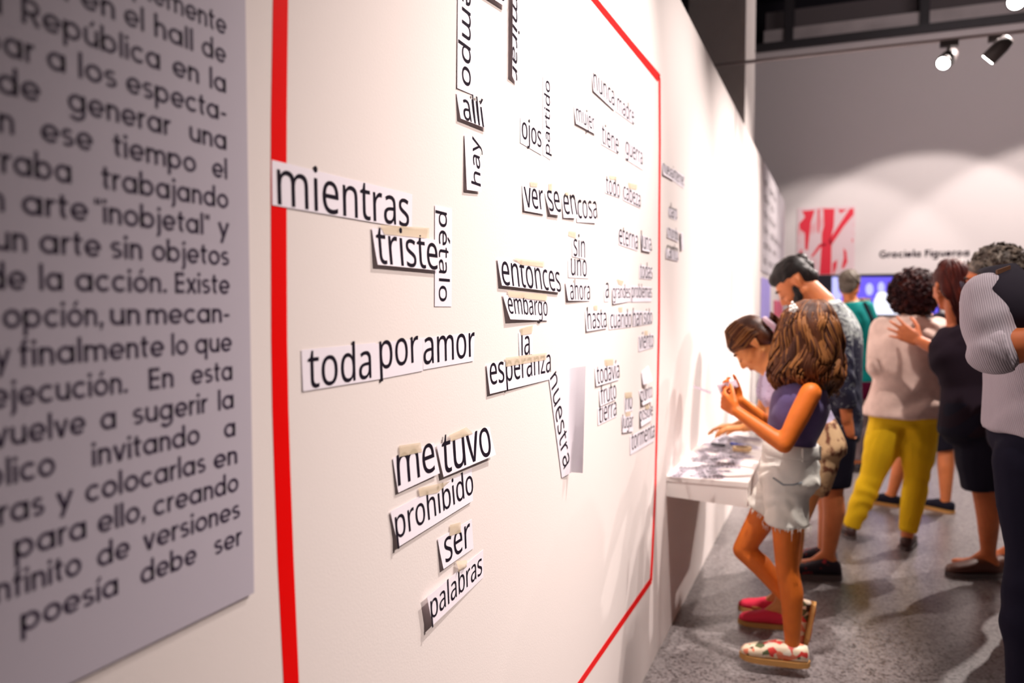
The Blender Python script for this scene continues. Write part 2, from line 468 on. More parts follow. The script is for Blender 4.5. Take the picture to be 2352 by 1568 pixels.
GLYPHS = """a:450:231 437 279 433 318 422 347 403 368 375 381 338 385 293 385 0 334 0 320 61 317 61 304 46 292 33 279 22 265 13 250 5 234 -1 216 -5 195 -7 172 -8 148 -7 124 -2 103 6 84 16 68 30 55 48 45 68 39 92 37 119 43 159 59 192 87 219 127 238 179 251 243 257 316 259 316 285 313 317 306 342 293 359 275 371 253 378 227 380 205 379 183 376 163 370 143 363 124 355 106 347 84 400 104 410 126 419 151 426 177 432 204 436;252 208 204 203 167 195 141 182 124 165 113 144 110 119 112 97 120 79 132 66 148 56 167 51 188 49 223 52 253 62 279 79 299 103 311 134 315 172 315 210
b:493:139 461 139 443 138 426 138 410 137 396 136 383 135 373 139 373 153 390 169 405 189 419 213 429 240 435 272 437 322 431 365 412 401 381 428 338 444 283 449 215 447 168 439 127 427 91 410 61 390 36 365 17 337 3 306 -5 272 -8 240 -6 213 0 189 10 169 24 153 38 139 55 133 55 119 0 68 0 68 609 139 609;260 379 231 377 207 371 188 361 172 348 159 330 150 308 144 282 140 252 139 217 139 214 142 165 150 125 165 93 187 69 219 55 261 51 297 55 325 69 348 93 363 126 373 166 376 216 373 265 363 306 348 338 325 360 296 374
c:385:241 -8 204 -5 170 2 139 15 112 34 88 58 69 87 55 123 47 165 44 213 47 262 56 305 71 342 90 372 114 396 142 415 174 428 208 435 245 438 267 437 288 435 309 431 328 426 344 421 358 415 337 356 323 361 308 365 292 370 275 373 259 375 244 376 217 374 193 368 172 358 155 343 141 325 131 303 123 277 119 247 117 213 119 181 123 152 131 126 141 104 155 86 172 71 191 61 214 55 240 53 262 54 283 56 302 60 319 65 336 71 351 78 351 15 336 8 320 3 304 -2 285 -5 264 -7
d:493:221 -8 171 -2 128 17 92 48 65 91 49 146 44 214 49 282 66 338 93 381 128 413 171 432 221 438 243 437 262 434 280 429 296 423 310 416 323 407 335 397 345 386 354 374 359 374 359 383 358 393 356 405 355 418 355 429 354 438 354 609 425 609 425 0 368 0 358 58 354 58 345 46 335 35 323 24 310 15 296 7 279 1 262 -4 242 -7;232 51 273 55 305 67 328 88 343 117 352 154 355 200 355 213 352 263 343 304 329 336 306 360 274 375 231 379 196 374 168 359 146 334 130 300 120 260 117 213 120 165 130 125 146 93 168 69 197 55
e:452:234 438 269 435 301 427 329 414 354 396 374 373 390 346 402 315 409 281 411 244 411 201 117 201 122 157 134 119 154 90 181 69 215 56 254 52 280 53 305 56 327 60 348 66 370 73 392 82 392 20 370 11 349 4 327 -1 304 -5 279 -7 251 -8 212 -5 176 3 143 17 114 36 90 61 70 91 56 126 47 167 44 212 47 257 55 297 68 333 86 364 108 390 134 411 164 426 198 435;233 380 202 377 175 366 154 348 137 323 125 293 119 257 338 257 336 281 333 302 326 322 318 338 306 353 292 364 276 373 256 378
f:276:266 375 158 375 158 0 87 0 87 375 12 375 12 408 87 432 87 457 89 492 95 522 104 547 116 568 132 585 152 597 174 606 199 612 227 613 244 613 259 612 274 609 287 606 300 603 310 599 292 544 283 546 273 549 262 552 251 554 239 555 228 556 206 553 189 545 175 532 166 513 160 489 158 458 158 430 266 430
g:493:221 438 248 436 273 431 297 422 319 409 338 393 355 373 359 373 369 430 425 430 425 -7 423 -46 416 -80 404 -109 388 -135 367 -155 341 -172 310 -183 274 -190 233 -192 202 -192 174 -189 147 -186 122 -180 99 -174 78 -165 78 -100 99 -110 123 -118 149 -125 177 -130 206 -133 237 -134 271 -130 300 -119 324 -101 341 -77 352 -48 355 -13 355 4 355 11 356 21 356 32 357 43 357 51 358 57 354 57 338 37 320 21 299 8 275 -1 250 -6 221 -8 170 -2 126 18 91 51 65 95 49 149 44 214 49 278 65 332 91 377 126 411 169 431;230 379 207 376 187 370 169 359 153 344 140 326 130 303 123 277 119 247 117 213 120 165 130 124 146 92 169 68 197 54 232 50 253 51 271 53 288 58 303 65 315 74 326 85 336 98 343 113 349 131 353 151 355 173 356 197 356 214 355 251 350 282 343 309 332 331 319 348 302 362 281 371 257 377
h:496:139 431 139 420 138 410 138 399 137 389 136 379 135 370 140 370 149 385 161 397 174 407 188 416 204 424 221 429 238 434 255 436 273 437 306 435 335 430 360 421 382 408 399 391 413 370 423 344 429 314 431 280 431 0 361 0 361 275 358 307 351 333 338 353 319 367 295 376 265 379 235 377 210 370 189 360 173 347 160 329 150 308 144 283 140 254 139 222 139 0 68 0 68 609 139 609
i:207:139 430 139 0 68 0 68 430;104 591 115 590 124 586 133 580 140 572 144 560 145 546 144 532 140 521 133 512 124 506 115 502 104 501 93 502 83 506 75 512 68 521 64 532 63 546 64 560 68 572 75 580 83 586 93 590
j:207:18 -192 5 -192 -7 -191 -18 -190 -27 -188 -36 -185 -44 -183 -44 -126 -36 -128 -28 -130 -19 -132 -10 -133 -1 -134 9 -134 25 -132 39 -128 51 -120 61 -108 66 -90 68 -67 68 430 139 430 139 -64 137 -90 133 -113 126 -133 116 -151 103 -166 87 -177 67 -186 44 -191;63 546 64 560 68 572 75 580 83 586 93 590 104 591 115 590 124 586 133 580 140 572 144 560 145 546 144 532 140 521 133 512 124 506 115 502 104 501 93 502 83 506 75 512 68 521 64 532
k:428:138 291 138 282 137 270 137 257 136 244 135 232 135 221 138 221 142 226 146 232 152 240 172 264 178 272 184 279 189 285 326 430 409 430 235 246 421 0 336 0 187 200 138 158 138 0 68 0 68 609 138 609
l:207:139 0 68 0 68 609 139 609
m:750:540 438 584 434 621 421 649 401 669 371 681 330 685 280 685 0 615 0 615 277 613 308 606 333 594 353 577 367 555 376 528 379 490 374 460 362 438 342 423 315 414 280 411 237 411 0 342 0 342 277 341 298 337 317 332 333 325 347 315 359 303 367 289 374 272 377 253 379 227 377 204 370 185 360 170 347 158 329 150 308 144 283 140 255 139 223 139 0 68 0 68 430 125 430 136 371 140 371 149 385 160 398 173 409 186 418 201 425 217 431 233 435 249 437 266 438 298 436 325 430 349 420 369 406 386 388 398 366 402 366 418 388 438 406 461 420 486 430 512 436
n:496:275 438 322 434 361 421 391 401 413 371 426 330 431 280 431 0 361 0 361 275 358 307 351 333 338 353 319 367 295 376 265 379 222 374 189 361 166 338 151 308 142 269 139 223 139 0 68 0 68 430 125 430 136 371 140 371 150 385 162 398 175 409 190 418 206 425 222 431 239 435 257 437
o:485:442 216 440 181 436 150 428 121 417 95 404 71 388 51 369 33 348 18 324 7 299 -1 271 -6 241 -8 214 -6 188 -1 163 7 140 18 119 33 100 51 84 71 70 95 59 121 51 150 46 181 44 216 47 261 55 301 68 336 87 367 110 392 137 412 169 426 204 435 244 438 281 435 316 426 347 412 374 392 398 367 417 336 431 301 439 261;117 216 119 184 123 154 130 128 141 105 155 86 172 71 192 59 216 53 243 51 270 53 294 59 314 71 331 86 345 105 356 128 363 154 367 184 369 216 367 248 363 277 355 303 345 325 331 344 314 359 294 370 270 376 242 379 202 374 171 359 147 335 130 303 120 263
p:493:273 438 322 432 365 413 401 383 428 339 444 284 449 216 447 170 439 129 427 93 410 62 390 37 365 17 337 3 306 -5 272 -8 251 -7 231 -4 213 1 197 7 182 15 170 24 158 33 148 44 139 55 134 55 135 45 136 33 137 20 138 7 139 -5 139 -16 139 -192 68 -192 68 430 126 430 136 371 139 371 148 383 158 394 170 405 182 414 197 422 213 429 231 434 251 437;260 379 233 377 210 371 190 362 174 349 161 333 152 313 145 289 141 261 139 229 139 216 140 182 144 152 150 126 159 103 172 85 188 70 208 59 233 53 261 51 286 53 308 60 326 72 341 88 354 108 364 131 371 157 375 186 376 217 373 262 363 302 348 334 325 359 296 374
q:493:354 -9 355 1 355 13 355 25 356 37 357 48 358 58 354 58 340 40 323 25 303 11 279 1 251 -6 219 -8 170 -2 128 17 93 48 66 91 49 146 44 214 47 261 54 302 67 338 83 368 104 393 129 413 157 427 188 435 221 438 253 436 280 429 304 419 324 405 341 389 355 371 358 371 369 430 425 430 425 -192 354 -192;233 51 260 52 284 58 304 67 320 79 333 96 342 116 349 140 353 168 355 199 355 213 352 263 343 305 328 337 305 361 273 375 231 379 196 374 167 359 145 334 130 300 120 260 117 213 120 165 130 126 146 93 168 70 197 55
r:331:269 438 277 438 286 437 295 437 304 436 312 435 319 433 310 368 303 370 296 371 287 372 279 373 271 374 264 374 248 373 232 369 217 363 202 355 189 346 176 334 166 321 156 305 149 289 143 270 140 251 139 229 139 0 68 0 68 430 126 430 134 351 137 351 147 367 158 381 170 395 183 407 198 418 214 426 231 433 249 437
s:384:348 119 346 92 339 69 327 49 311 32 292 18 268 6 241 -2 210 -6 176 -8 148 -7 122 -5 99 -1 78 5 59 11 42 19 42 83 60 75 81 67 104 60 128 54 153 50 178 49 211 51 236 57 256 66 269 79 277 94 280 112 279 123 276 132 271 141 264 150 253 158 239 167 222 176 200 185 174 196 148 206 124 217 103 228 84 239 69 252 57 266 48 283 43 302 41 324 46 358 61 386 85 408 118 425 157 435 202 438 228 437 252 434 275 430 298 424 319 417 339 409 315 353 297 360 278 366 258 372 238 377 218 379 197 380 171 379 149 374 131 366 118 356 111 343 108 328 109 317 113 307 119 298 127 290 139 282 154 274 172 266 193 256 219 246 245 236 268 226 289 215 306 203 321 191 333 176 341 159 346 140
t:289:212 50 222 50 233 51 245 53 255 54 264 56 272 59 272 5 263 1 253 -2 240 -4 226 -6 213 -8 200 -8 178 -7 157 -3 138 4 120 13 104 27 91 44 82 66 76 93 74 125 74 375 13 375 13 409 75 437 103 528 144 528 144 430 269 430 269 375 144 375 144 127 146 103 153 83 163 69 177 58 193 52
u:496:427 430 427 0 370 0 359 57 356 57 346 43 334 31 321 20 306 11 290 4 273 -1 256 -5 238 -7 220 -8 187 -6 159 -1 134 8 112 21 95 38 81 59 71 85 65 114 63 148 63 430 135 430 135 153 137 122 145 96 158 76 176 62 200 53 230 51 260 53 285 59 306 69 323 82 336 100 345 121 352 146 356 175 357 206 357 430
v:407:163 0 0 430 75 430 167 176 171 164 176 151 180 137 185 123 189 109 193 96 197 83 199 72 201 63 204 63 207 72 210 84 214 96 218 110 222 124 227 138 232 152 237 165 241 176 332 430 407 430 244 0
w:630:346 243 342 254 339 265 336 276 333 287 330 297 328 308 321 335 319 343 317 351 316 357 313 357 312 351 310 343 308 335 306 326 304 317 302 307 299 297 297 286 294 275 291 264 287 253 284 242 207 1 127 1 9 431 82 431 141 201 145 186 149 170 153 154 157 139 160 124 163 109 166 96 168 84 169 73 172 73 174 80 176 88 178 97 185 128 187 138 190 149 193 160 196 170 199 180 201 188 277 431 354 431 428 188 432 176 436 163 440 149 444 135 447 122 451 109 454 96 456 84 457 74 460 74 462 84 464 95 466 108 469 122 473 137 477 153 481 169 485 185 489 201 549 431 621 431 502 1 419 1
x:424:170 220 22 430 102 430 213 268 322 430 402 430 253 220 410 0 330 0 213 172 94 0 14 0
y:409:1 430 76 430 169 185 174 171 179 157 184 144 188 130 193 117 196 105 200 92 203 80 205 68 209 68 212 83 217 100 224 121 231 142 238 164 245 186 333 430 409 430 224 -59 213 -85 201 -108 188 -130 173 -148 157 -164 138 -176 117 -185 94 -191 67 -192 55 -192 44 -192 34 -190 25 -189 16 -188 9 -186 9 -130 15 -131 22 -132 30 -133 38 -134 47 -135 56 -135 72 -134 86 -131 99 -126 110 -118 121 -110 130 -99 138 -87 145 -73 152 -59 174 -2
z:377:346 0 31 0 31 47 262 375 45 375 45 430 340 430 340 377 112 55 346 55
á:450:231 437 279 433 318 422 347 403 368 375 381 338 385 293 385 0 334 0 320 61 317 61 304 46 292 33 279 22 265 13 250 5 234 -1 216 -5 195 -7 172 -8 148 -7 124 -2 103 6 84 16 68 30 55 48 45 68 39 92 37 119 43 159 59 192 87 219 127 238 179 251 243 257 316 259 316 285 313 317 306 342 293 359 275 371 253 378 227 380 205 379 183 376 163 370 143 363 124 355 106 347 84 400 104 410 126 419 151 426 177 432 204 436;252 208 204 203 167 195 141 182 124 165 113 144 110 119 112 97 120 79 132 66 148 56 167 51 188 49 223 52 253 62 279 79 299 103 311 134 315 172 315 210;344 606 339 598 332 589 323 579 314 568 304 557 293 546 282 534 271 523 260 513 249 503 239 494 229 486 183 486 183 496 191 506 200 518 209 532 218 546 227 560 237 575 245 589 253 602 259 614 344 614
é:452:234 438 269 435 301 427 329 414 354 396 374 373 390 346 402 315 409 281 411 244 411 201 117 201 122 157 134 119 154 90 181 69 215 56 254 52 280 53 305 56 327 60 348 66 370 73 392 82 392 20 370 11 349 4 327 -1 304 -5 279 -7 251 -8 212 -5 176 3 143 17 114 36 90 61 70 91 56 126 47 167 44 212 47 257 55 297 68 333 86 364 108 390 134 411 164 426 198 435;233 380 202 377 175 366 154 348 137 323 125 293 119 257 338 257 336 281 333 302 326 322 318 338 306 353 292 364 276 373 256 378;347 606 342 598 335 589 326 579 317 568 307 557 296 546 285 534 274 523 263 513 253 503 242 494 233 486 186 486 186 496 194 506 203 518 212 532 221 546 231 560 240 575 248 589 256 602 262 614 347 614
í:207:139 0 68 0 68 430 139 430;222 606 217 598 210 589 201 579 192 568 182 557 171 546 160 534 149 523 138 513 128 503 117 494 107 486 61 486 61 496 69 506 78 518 87 532 96 546 106 560 115 575 123 589 131 602 137 614 222 614
ó:485:442 216 440 181 436 150 428 121 417 95 404 71 388 51 369 33 348 18 324 7 299 -1 271 -6 241 -8 214 -6 188 -1 163 7 140 18 119 33 100 51 84 71 70 95 59 121 51 150 46 181 44 216 47 261 55 301 68 336 87 367 110 392 137 412 169 426 204 435 244 438 281 435 316 426 347 412 374 392 398 367 417 336 431 301 439 261;117 216 119 184 123 154 130 128 141 105 155 86 172 71 192 59 216 53 243 51 270 53 294 59 314 71 331 86 345 105 356 128 363 154 367 184 369 216 367 248 363 277 355 303 345 325 331 344 314 359 294 370 270 376 242 379 202 374 171 359 147 335 130 303 120 263;362 606 356 598 349 589 341 579 331 568 321 557 311 546 300 534 289 523 278 513 267 503 257 494 247 486 200 486 200 496 209 506 217 518 227 532 236 546 245 560 254 575 263 589 270 602 277 614 362 614
ú:496:427 430 427 0 370 0 359 57 356 57 346 43 334 31 321 20 306 11 290 4 273 -1 256 -5 238 -7 220 -8 187 -6 159 -1 134 8 112 21 95 38 81 59 71 85 65 114 63 148 63 430 135 430 135 153 137 122 145 96 158 76 176 62 200 53 230 51 260 53 285 59 306 69 323 82 336 100 345 121 352 146 356 175 357 206 357 430;366 606 361 598 354 589 346 579 336 568 326 557 316 546 305 534 294 523 283 513 272 503 262 494 252 486 205 486 205 496 214 506 222 518 231 532 241 546 250 560 259 575 268 589 275 602 281 614 366 614
ñ:496:275 438 322 434 361 421 391 401 413 371 426 330 431 280 431 0 361 0 361 275 358 307 351 333 338 353 319 367 295 376 265 379 222 374 189 361 166 338 151 308 142 269 139 223 139 0 68 0 68 430 125 430 136 371 140 371 150 385 162 398 175 409 190 418 206 425 222 431 239 435 257 437;101 486 103 501 106 516 110 529 115 541 121 552 128 561 136 569 145 576 155 581 165 585 177 588 189 589 201 588 212 586 223 582 234 577 245 572 255 566 265 560 275 555 284 550 294 546 302 544 311 543 323 544 332 548 340 555 346 564 351 575 355 589 395 589 390 560 381 536 368 515 351 499 331 490 308 487 297 488 286 490 275 494 264 498 254 504 243 510 233 516 223 521 214 526 204 529 195 532 186 532 174 531 165 527 157 521 151 512 146 500 142 486"""


# ------------------------------------------------------------------ lettering
GL = {}
for _l in GLYPHS.split('\n'):
    k, a, d = _l.split(':')
    GL[k] = (int(a) / 1000.0, [[(p[i] / 1000.0, p[i + 1] / 1000.0) for i in range(0, len(p), 2)]
                               for p in [[int(q) for q in s.split()] for s in d.split(';')]])


def word_polys(text):
    """outline letters of a plain humanist sans, x-height 0.43: list of (verts2d, tris), ink left, ink right"""
    x = 0.0
    out = []
    lo, hi = 1e9, -1e9
    for ch in text:
        if ch == ' ':
            x += 0.21
            continue
        adv, loops = GL[ch]

        def area(l):
            return sum(l[i][0] * l[(i + 1) % len(l)][1] - l[(i + 1) % len(l)][0] * l[i][1] for i in range(len(l))) / 2

        def inside(p, l):
            c = False
            for i in range(len(l)):
                a, b = l[i], l[i - 1]
                if (a[1] > p[1]) != (b[1] > p[1]) and p[0] < (b[0] - a[0]) * (p[1] - a[1]) / (b[1] - a[1]) + a[0]: c = not c
            return c
        outer = [l for l in loops if not any(m is not l and abs(area(m)) > abs(area(l)) and inside(l[0], m) for m in loops)]
        holes = [l for l in loops if l not in outer]
        for o in outer:
            hs = [h for h in holes if inside(h[0], o)]
            polys = [[Vector((px, py, 0)) for px, py in q] for q in [o] + hs]
            tris = tessellate_polygon(polys)
            flat = [(p.x + x, p.y) for q in polys for p in q]
            out.append((flat, tris))
            lo = min(lo, min(p[0] for p in flat)); hi = max(hi, max(p[0] for p in flat))
        x += adv
    return out, lo, hi


# ---- geometric sans drawn with a pen of constant width (x-height 1, width W)
PW = 0.225


def pen_line(out, a, b, w=None):
    w = (w or PW) / 2
    d = Vector((b[0] - a[0], b[1] - a[1]))
    n = Vector((-d.y, d.x)).normalized() * w
    out.append(([(a[0] + n.x, a[1] + n.y), (b[0] + n.x, b[1] + n.y), (b[0] - n.x, b[1] - n.y), (a[0] - n.x, a[1] - n.y)],))


def pen_arc(out, cx, cy, rx, ry, a0, a1, w=None, n=None):
    w = (w or PW) / 2
    n = n or max(4, int(abs(a1 - a0) / 15))
    for i in range(n):
        q = []
        for t, s in ((i, 1), (i + 1, 1), (i + 1, -1), (i, -1)):
            a = math.radians(a0 + (a1 - a0) * t / n)
            q.append((cx + (rx + s * w) * math.cos(a), cy + (ry + s * w) * math.sin(a)))
        out.append((q,))


def pen_dot(out, x, y, r):
    out.append(([(x + r * math.cos(k * math.pi / 6), y + r * math.sin(k * math.pi / 6)) for k in range(12)],))


def pen_glyph(ch):
    o = []
    h = PW / 2
    R = 0.5 - h + 0.02
    acc = {'á': 'a', 'é': 'e', 'í': 'i', 'ó': 'o', 'ú': 'u'}
    base = acc.get(ch, ch)
    wd = 1.0
    if base in 'abdpqg':
        pen_arc(o, 0.5, 0.5, R, R, 0, 360)
        sx = 0.5 + R if base in 'adqg' else 0.5 - R
        if base == 'a': pen_line(o, (sx, 0), (sx, 1))
        if base in 'bd': pen_line(o, (sx, 0), (sx, 1.48))
        if base in 'pq': pen_line(o, (sx, 1), (sx, -0.45))
        if base == 'g':
            pen_line(o, (sx, 1), (sx, -0.05))
            pen_arc(o, sx - R, -0.05, R, 0.34, 0, -150)
        wd = 1.08
    elif base == 'o':
        pen_arc(o, 0.5, 0.5, R, R, 0, 360); wd = 1.02
    elif base == 'c':
        pen_arc(o, 0.5, 0.5, R, R, 45, 315); wd = 0.93
    elif base == 'e':
        pen_arc(o, 0.5, 0.5, R, R, 0, 318); pen_line(o, (0.12, 0.47), (0.96, 0.47), PW * 0.85); wd = 1.02
    elif base in 'nhmu':
        r = 0.30
        top = 1.48 if base == 'h' else 1.0
        if base == 'u':
            pen_line(o, (h, 0.40), (h, 1)); pen_line(o, (0.78, 0), (0.78, 1))
            pen_arc(o, (h + 0.78) / 2, 0.42, (0.78 - h) / 2, 0.42 - h, 180, 360); wd = 0.92
        else:
            pen_line(o, (h, 0), (h, top))
            k = 2 if base == 'm' else 1
            for i in range(k):
                x0 = h + i * 0.60
                pen_arc(o, x0 + r, 0.62, r, 0.38 - h, 0, 180)
                pen_line(o, (x0 + 2 * r, 0), (x0 + 2 * r, 0.62))
            wd = 0.86 if k == 1 else 1.46
    elif base in 'il':
        pen_line(o, (h, 0), (h, 1.0 if base == 'i' else 1.48)); wd = 0.26
        if ch == 'i': pen_dot(o, h, 1.30, 0.14)
    elif base == 'j':
        pen_line(o, (h + 0.05, -0.18), (h + 0.05, 1)); pen_arc(o, h - 0.14, -0.18, 0.19, 0.2, 0, -90); pen_dot(o, h + 0.05, 1.30, 0.14); wd = 0.30
    elif base == 't':
        pen_line(o, (0.24, 0.25), (0.24, 1.32)); pen_line(o, (0, 0.92), (0.56, 0.92), PW * 0.85); pen_arc(o, 0.44, 0.28, 0.20, 0.18, 180, 270); wd = 0.58
    elif base == 'f':
        pen_line(o, (0.24, 0), (0.24, 1.2)); pen_line(o, (0, 0.92), (0.56, 0.92), PW * 0.85); pen_arc(o, 0.46, 1.2, 0.22, 0.2, 180, 90); wd = 0.56
    elif base == 'r':
        pen_line(o, (h, 0), (h, 1)); pen_arc(o, h + 0.34, 0.56, 0.34, 0.34, 180, 80); wd = 0.54
    elif base == 's':
        pen_arc(o, 0.36, 0.71, 0.26, 0.20, 35, 270, PW * 0.9); pen_arc(o, 0.36, 0.30, 0.28, 0.21, 90, -145, PW * 0.9); wd = 0.76
    elif base in 'vyx':
        if base == 'v':
            pen_line(o, (0.08, 1), (0.42, 0)); pen_line(o, (0.76, 1), (0.42, 0))
        elif base == 'y':
            pen_line(o, (0.08, 1), (0.42, 0.05)); pen_line(o, (0.80, 1), (0.24, -0.45))
        else:
            pen_line(o, (0.08, 1), (0.76, 0)); pen_line(o, (0.76, 1), (0.08, 0))
        wd = 0.86
    elif base == 'R':
        pen_line(o, (h, 0), (h, 1.38)); pen_line(o, (h, 1.28), (0.5, 1.28)); pen_line(o, (h, 0.60), (0.5, 0.60)); pen_arc(o, 0.5, 0.94, 0.34, 0.34, -90, 90); pen_line(o, (0.48, 0.6), (0.86, 0)); wd = 0.98
    elif base == 'E':
        pen_line(o, (h, 0), (h, 1.38))
        for y in (h, 0.70, 1.38 - h): pen_line(o, (h, y), (0.76, y))
        wd = 0.84
    elif base == 'F':
        pen_line(o, (h, 0), (h, 1.38))
        for y in (0.70, 1.38 - h): pen_line(o, (h, y), (0.76, y))
        wd = 0.80
    elif base == 'G':
        pen_arc(o, 0.66, 0.69, 0.56, 0.59, 45, 345); pen_line(o, (0.66, 0.62), (1.28, 0.62)); wd = 1.30
    elif base in '.,':
        pen_dot(o, 0.14, 0.12, 0.14)
        if base == ',': pen_line(o, (0.2, 0.1), (0.08, -0.22), 0.14)
        wd = 0.32
    elif base == '-':
        pen_line(o, (0.04, 0.5), (0.50, 0.5), PW * 0.9); wd = 0.54
    elif base == '"':
        pen_line(o, (0.08, 1.42), (0.08, 1.05), 0.15); pen_line(o, (0.32, 1.42), (0.32, 1.05), 0.15); wd = 0.42
    if ch in acc:
        cx = {'a': 0.5, 'e': 0.5, 'i': h, 'o': 0.5, 'u': 0.46}[base]
        pen_line(o, (cx - 0.06, 1.16), (cx + 0.16, 1.46), PW * 0.8)
    return [q[0] for q in o], wd


def pen_word(text, sp=0.12):
    x = 0.0
    quads = []
    for ch in text:
        if ch == ' ':
            x += 0.5
            continue
        q, wd = pen_glyph(ch)
        quads += [[(px + x, py) for px, py in poly] for poly in q]
        x += wd + sp
    return quads, x - sp


# ------------------------------------------------------------------ the hall
WTOP = on_wall(1640, 151).z
WEND = on_wall(1802, 600).y
WBEG = -2.5
FARY = WEND + 0.75
ROOMX1 = 6.0
CEILZ = 6.2

bm = bmesh.new(); box(bm, -4.0, ROOMX1, WBEG - 0.1, FARY, -0.1, 0.0)
tag(obj('floor', bm, M_FLOOR), kind='structure')
bm = bmesh.new(); box(bm, WX - 0.12, WX, WBEG, WEND, 0.0, WTOP)
tag(obj('wall_left', bm, M_WALL), kind='structure')
bm = bmesh.new(); box(bm, -4.0, ROOMX1, FARY, FARY + 0.15, -0.1, 4.98)
tag(obj('wall_far', bm, M_FARWALL), kind='structure')
bm = bmesh.new(); box(bm, ROOMX1, ROOMX1 + 0.15, WBEG - 0.1, FARY + 0.15, -0.1, CEILZ)
tag(obj('wall_right', bm, M_COLUMN), kind='structure')
bm = bmesh.new(); box(bm, -4.0, ROOMX1 + 0.15, WBEG - 0.1, FARY + 1.65, CEILZ, CEILZ + 0.1)
tag(obj('ceiling', bm, M_CEIL), kind='structure')
bm = bmesh.new(); box(bm, -4.0, ROOMX1, FARY + 1.5, FARY + 1.65, 3.5, CEILZ)
tag(obj('wall_loft', bm, M_CEIL), kind='structure')
# narrow dark skirting along the foot of the far wall
bm = bmesh.new(); box(bm, WX + 0.05, ROOMX1, FARY - 0.012, FARY, 0.0, 0.06)
tag(obj('baseboard_far', bm, M_STEEL), kind='structure')

# tall grey pillar rising behind the partition
cy0 = 6.6
xr = on_y(1712, 150, cy0).x
xl = on_y(1582, 60, cy0).x
cy1 = on_x(1734, 150, xr).y
bm = bmesh.new(); box(bm, xl, xr, cy0, cy1, 0.0, CEILZ)
col = obj('trim_pillar', bm, M_COLUMN)
tag(col, kind='structure')

# steel beam and air ducts in the dark roof space over the far wall
t = empty('roof_beam', (1.0, FARY - 0.1, 4.98))
tag(t, 'dark steel roof beam running along the top of the far wall', 'beam')
bm = bmesh.new(); box(bm, -1.6, ROOMX1, FARY - 0.06, FARY + 0.02, 4.982, 5.05); put(obj('lower_flange', bm, M_STEEL), t)
bm = bmesh.new(); box(bm, -1.6, ROOMX1, FARY - 0.03, FARY - 0.01, 5.05, 5.10); put(obj('web', bm, M_STEEL), t)
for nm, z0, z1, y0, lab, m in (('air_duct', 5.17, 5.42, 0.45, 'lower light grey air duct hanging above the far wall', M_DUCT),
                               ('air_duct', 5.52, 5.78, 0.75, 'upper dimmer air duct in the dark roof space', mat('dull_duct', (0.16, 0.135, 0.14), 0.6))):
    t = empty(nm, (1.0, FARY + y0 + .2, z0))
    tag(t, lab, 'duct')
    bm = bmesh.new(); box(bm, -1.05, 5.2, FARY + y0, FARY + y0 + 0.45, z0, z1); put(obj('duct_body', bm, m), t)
    for x in (-0.70, 1.05, 2.75, 4.4):
        bm = bmesh.new(); box(bm, x - 0.06, x + 0.06, FARY + y0 - 0.05, FARY + y0 - 0.001, z0 - 0.04, CEILZ); put(obj('hanger', bm, M_STEEL), t)

# ------------------------------------------------------------------ grey text panel, close to the camera
t = empty('text_panel', (WX, 0.25, 1.3))
tag(t, 'grey exhibition panel covered in dark Spanish text at the near end of the wall', 'information panel')
PB = 0.006
yb = on_wall(574, 700, PB).y
zb = on_wall(582, 1362, PB).z
bm = bmesh.new()
box(bm, WX + 0.0015, WX + PB, -0.45, yb, zb, 2.35)
put(obj('panel', bm, M_BOARD), t)
LINES = [
    (86, 530, [('simplemente', None, 530)]),
    (151, 528, [('exposición', None, 175), ('en', 203, 280), ('el', 300, 345), ('hall', 367, 455), ('de', 474, 528)]),
    (217, 526, [('la', None, 25), ('República', 68, 380), ('en', 407, 467), ('la', 490, 528)]),
    (276, 506, [('ocupar', None, 95), ('a', 123, 166), ('los', 193, 280), ('especta-', 301, 527)]),
    (347, 527, [('de', 8, 106), ('generar', 168, 400), ('una', 442, 527)]),
    (413, 527, [('en', None, 45), ('ese', 105, 222), ('tiempo', 268, 456), ('el', 493, 527)]),
    (480, 528, [('mostraba', None, 173), ('trabajando', 240, 528)]),
    (545, 528, [('un', None, 18), ('arte', 57, 208), ('"inobjetal"', 222, 485), ('y', 504, 528)]),
    (610, 528, [('un', None, 67), ('arte', 95, 235), ('sin', 257, 330), ('objetos', 352, 528)]),
    (675, 528, [('de', None, 62), ('la', 92, 147), ('acción.', 175, 385), ('Existe', 403, 528)]),
    (740, 520, [('opción,', None, 238), ('un', 252, 322), ('mecan-', 336, 527)]),
    (806, 530, [('y', None, 20), ('finalmente', 40, 375), ('lo', 392, 430), ('que', 447, 531)]),
    (872, 532, [('ejecución.', None, 290), ('En', 338, 396), ('esta', 437, 532)]),
    (937, 534, [('vuelve', None, 190), ('a', 225, 262), ('sugerir', 300, 473), ('la', 497, 534)]),
    (1001, 537, [('público', None, 117), ('invitando', 203, 453), ('a', 510, 537)]),
    (1065, 539, [('palabras', None, 90), ('y', 118, 156), ('colocarlas', 186, 466), ('en', 485, 540)]),
    (1128, 541, [('para', 18, 187), ('ello,', 213, 325), ('creando', 343, 541)]),
    (1190, 544, [('infinito', None, 172), ('de', 210, 286), ('versiones', 318, 544)]),
    (1253, 547, [('poesía', 28, 258), ('debe', 310, 441), ('ser', 483, 547)]),
]
XH = 0.0158
bm = bmesh.new()
for yb_px, xr_px, words in LINES:
    z = on_wall(xr_px, yb_px, PB).z
    for text, xl_px, xr2 in words:
        quads, wd = pen_word(text)
        yr = on_wall(xr2, 700, PB).y
        if xl_px is None:
            s = XH
            yl = yr - wd * s
        else:
            yl = on_wall(xl_px, 700, PB).y
            s = (yr - yl) / wd
        for q in quads:
            vs = [bm.verts.new((WX + PB + 0.0004, yl + px * s, z + py * XH)) for px, py in q]
            bm.faces.new(vs)
o = put(obj('printed_text', bm, M_BOARDINK), t)

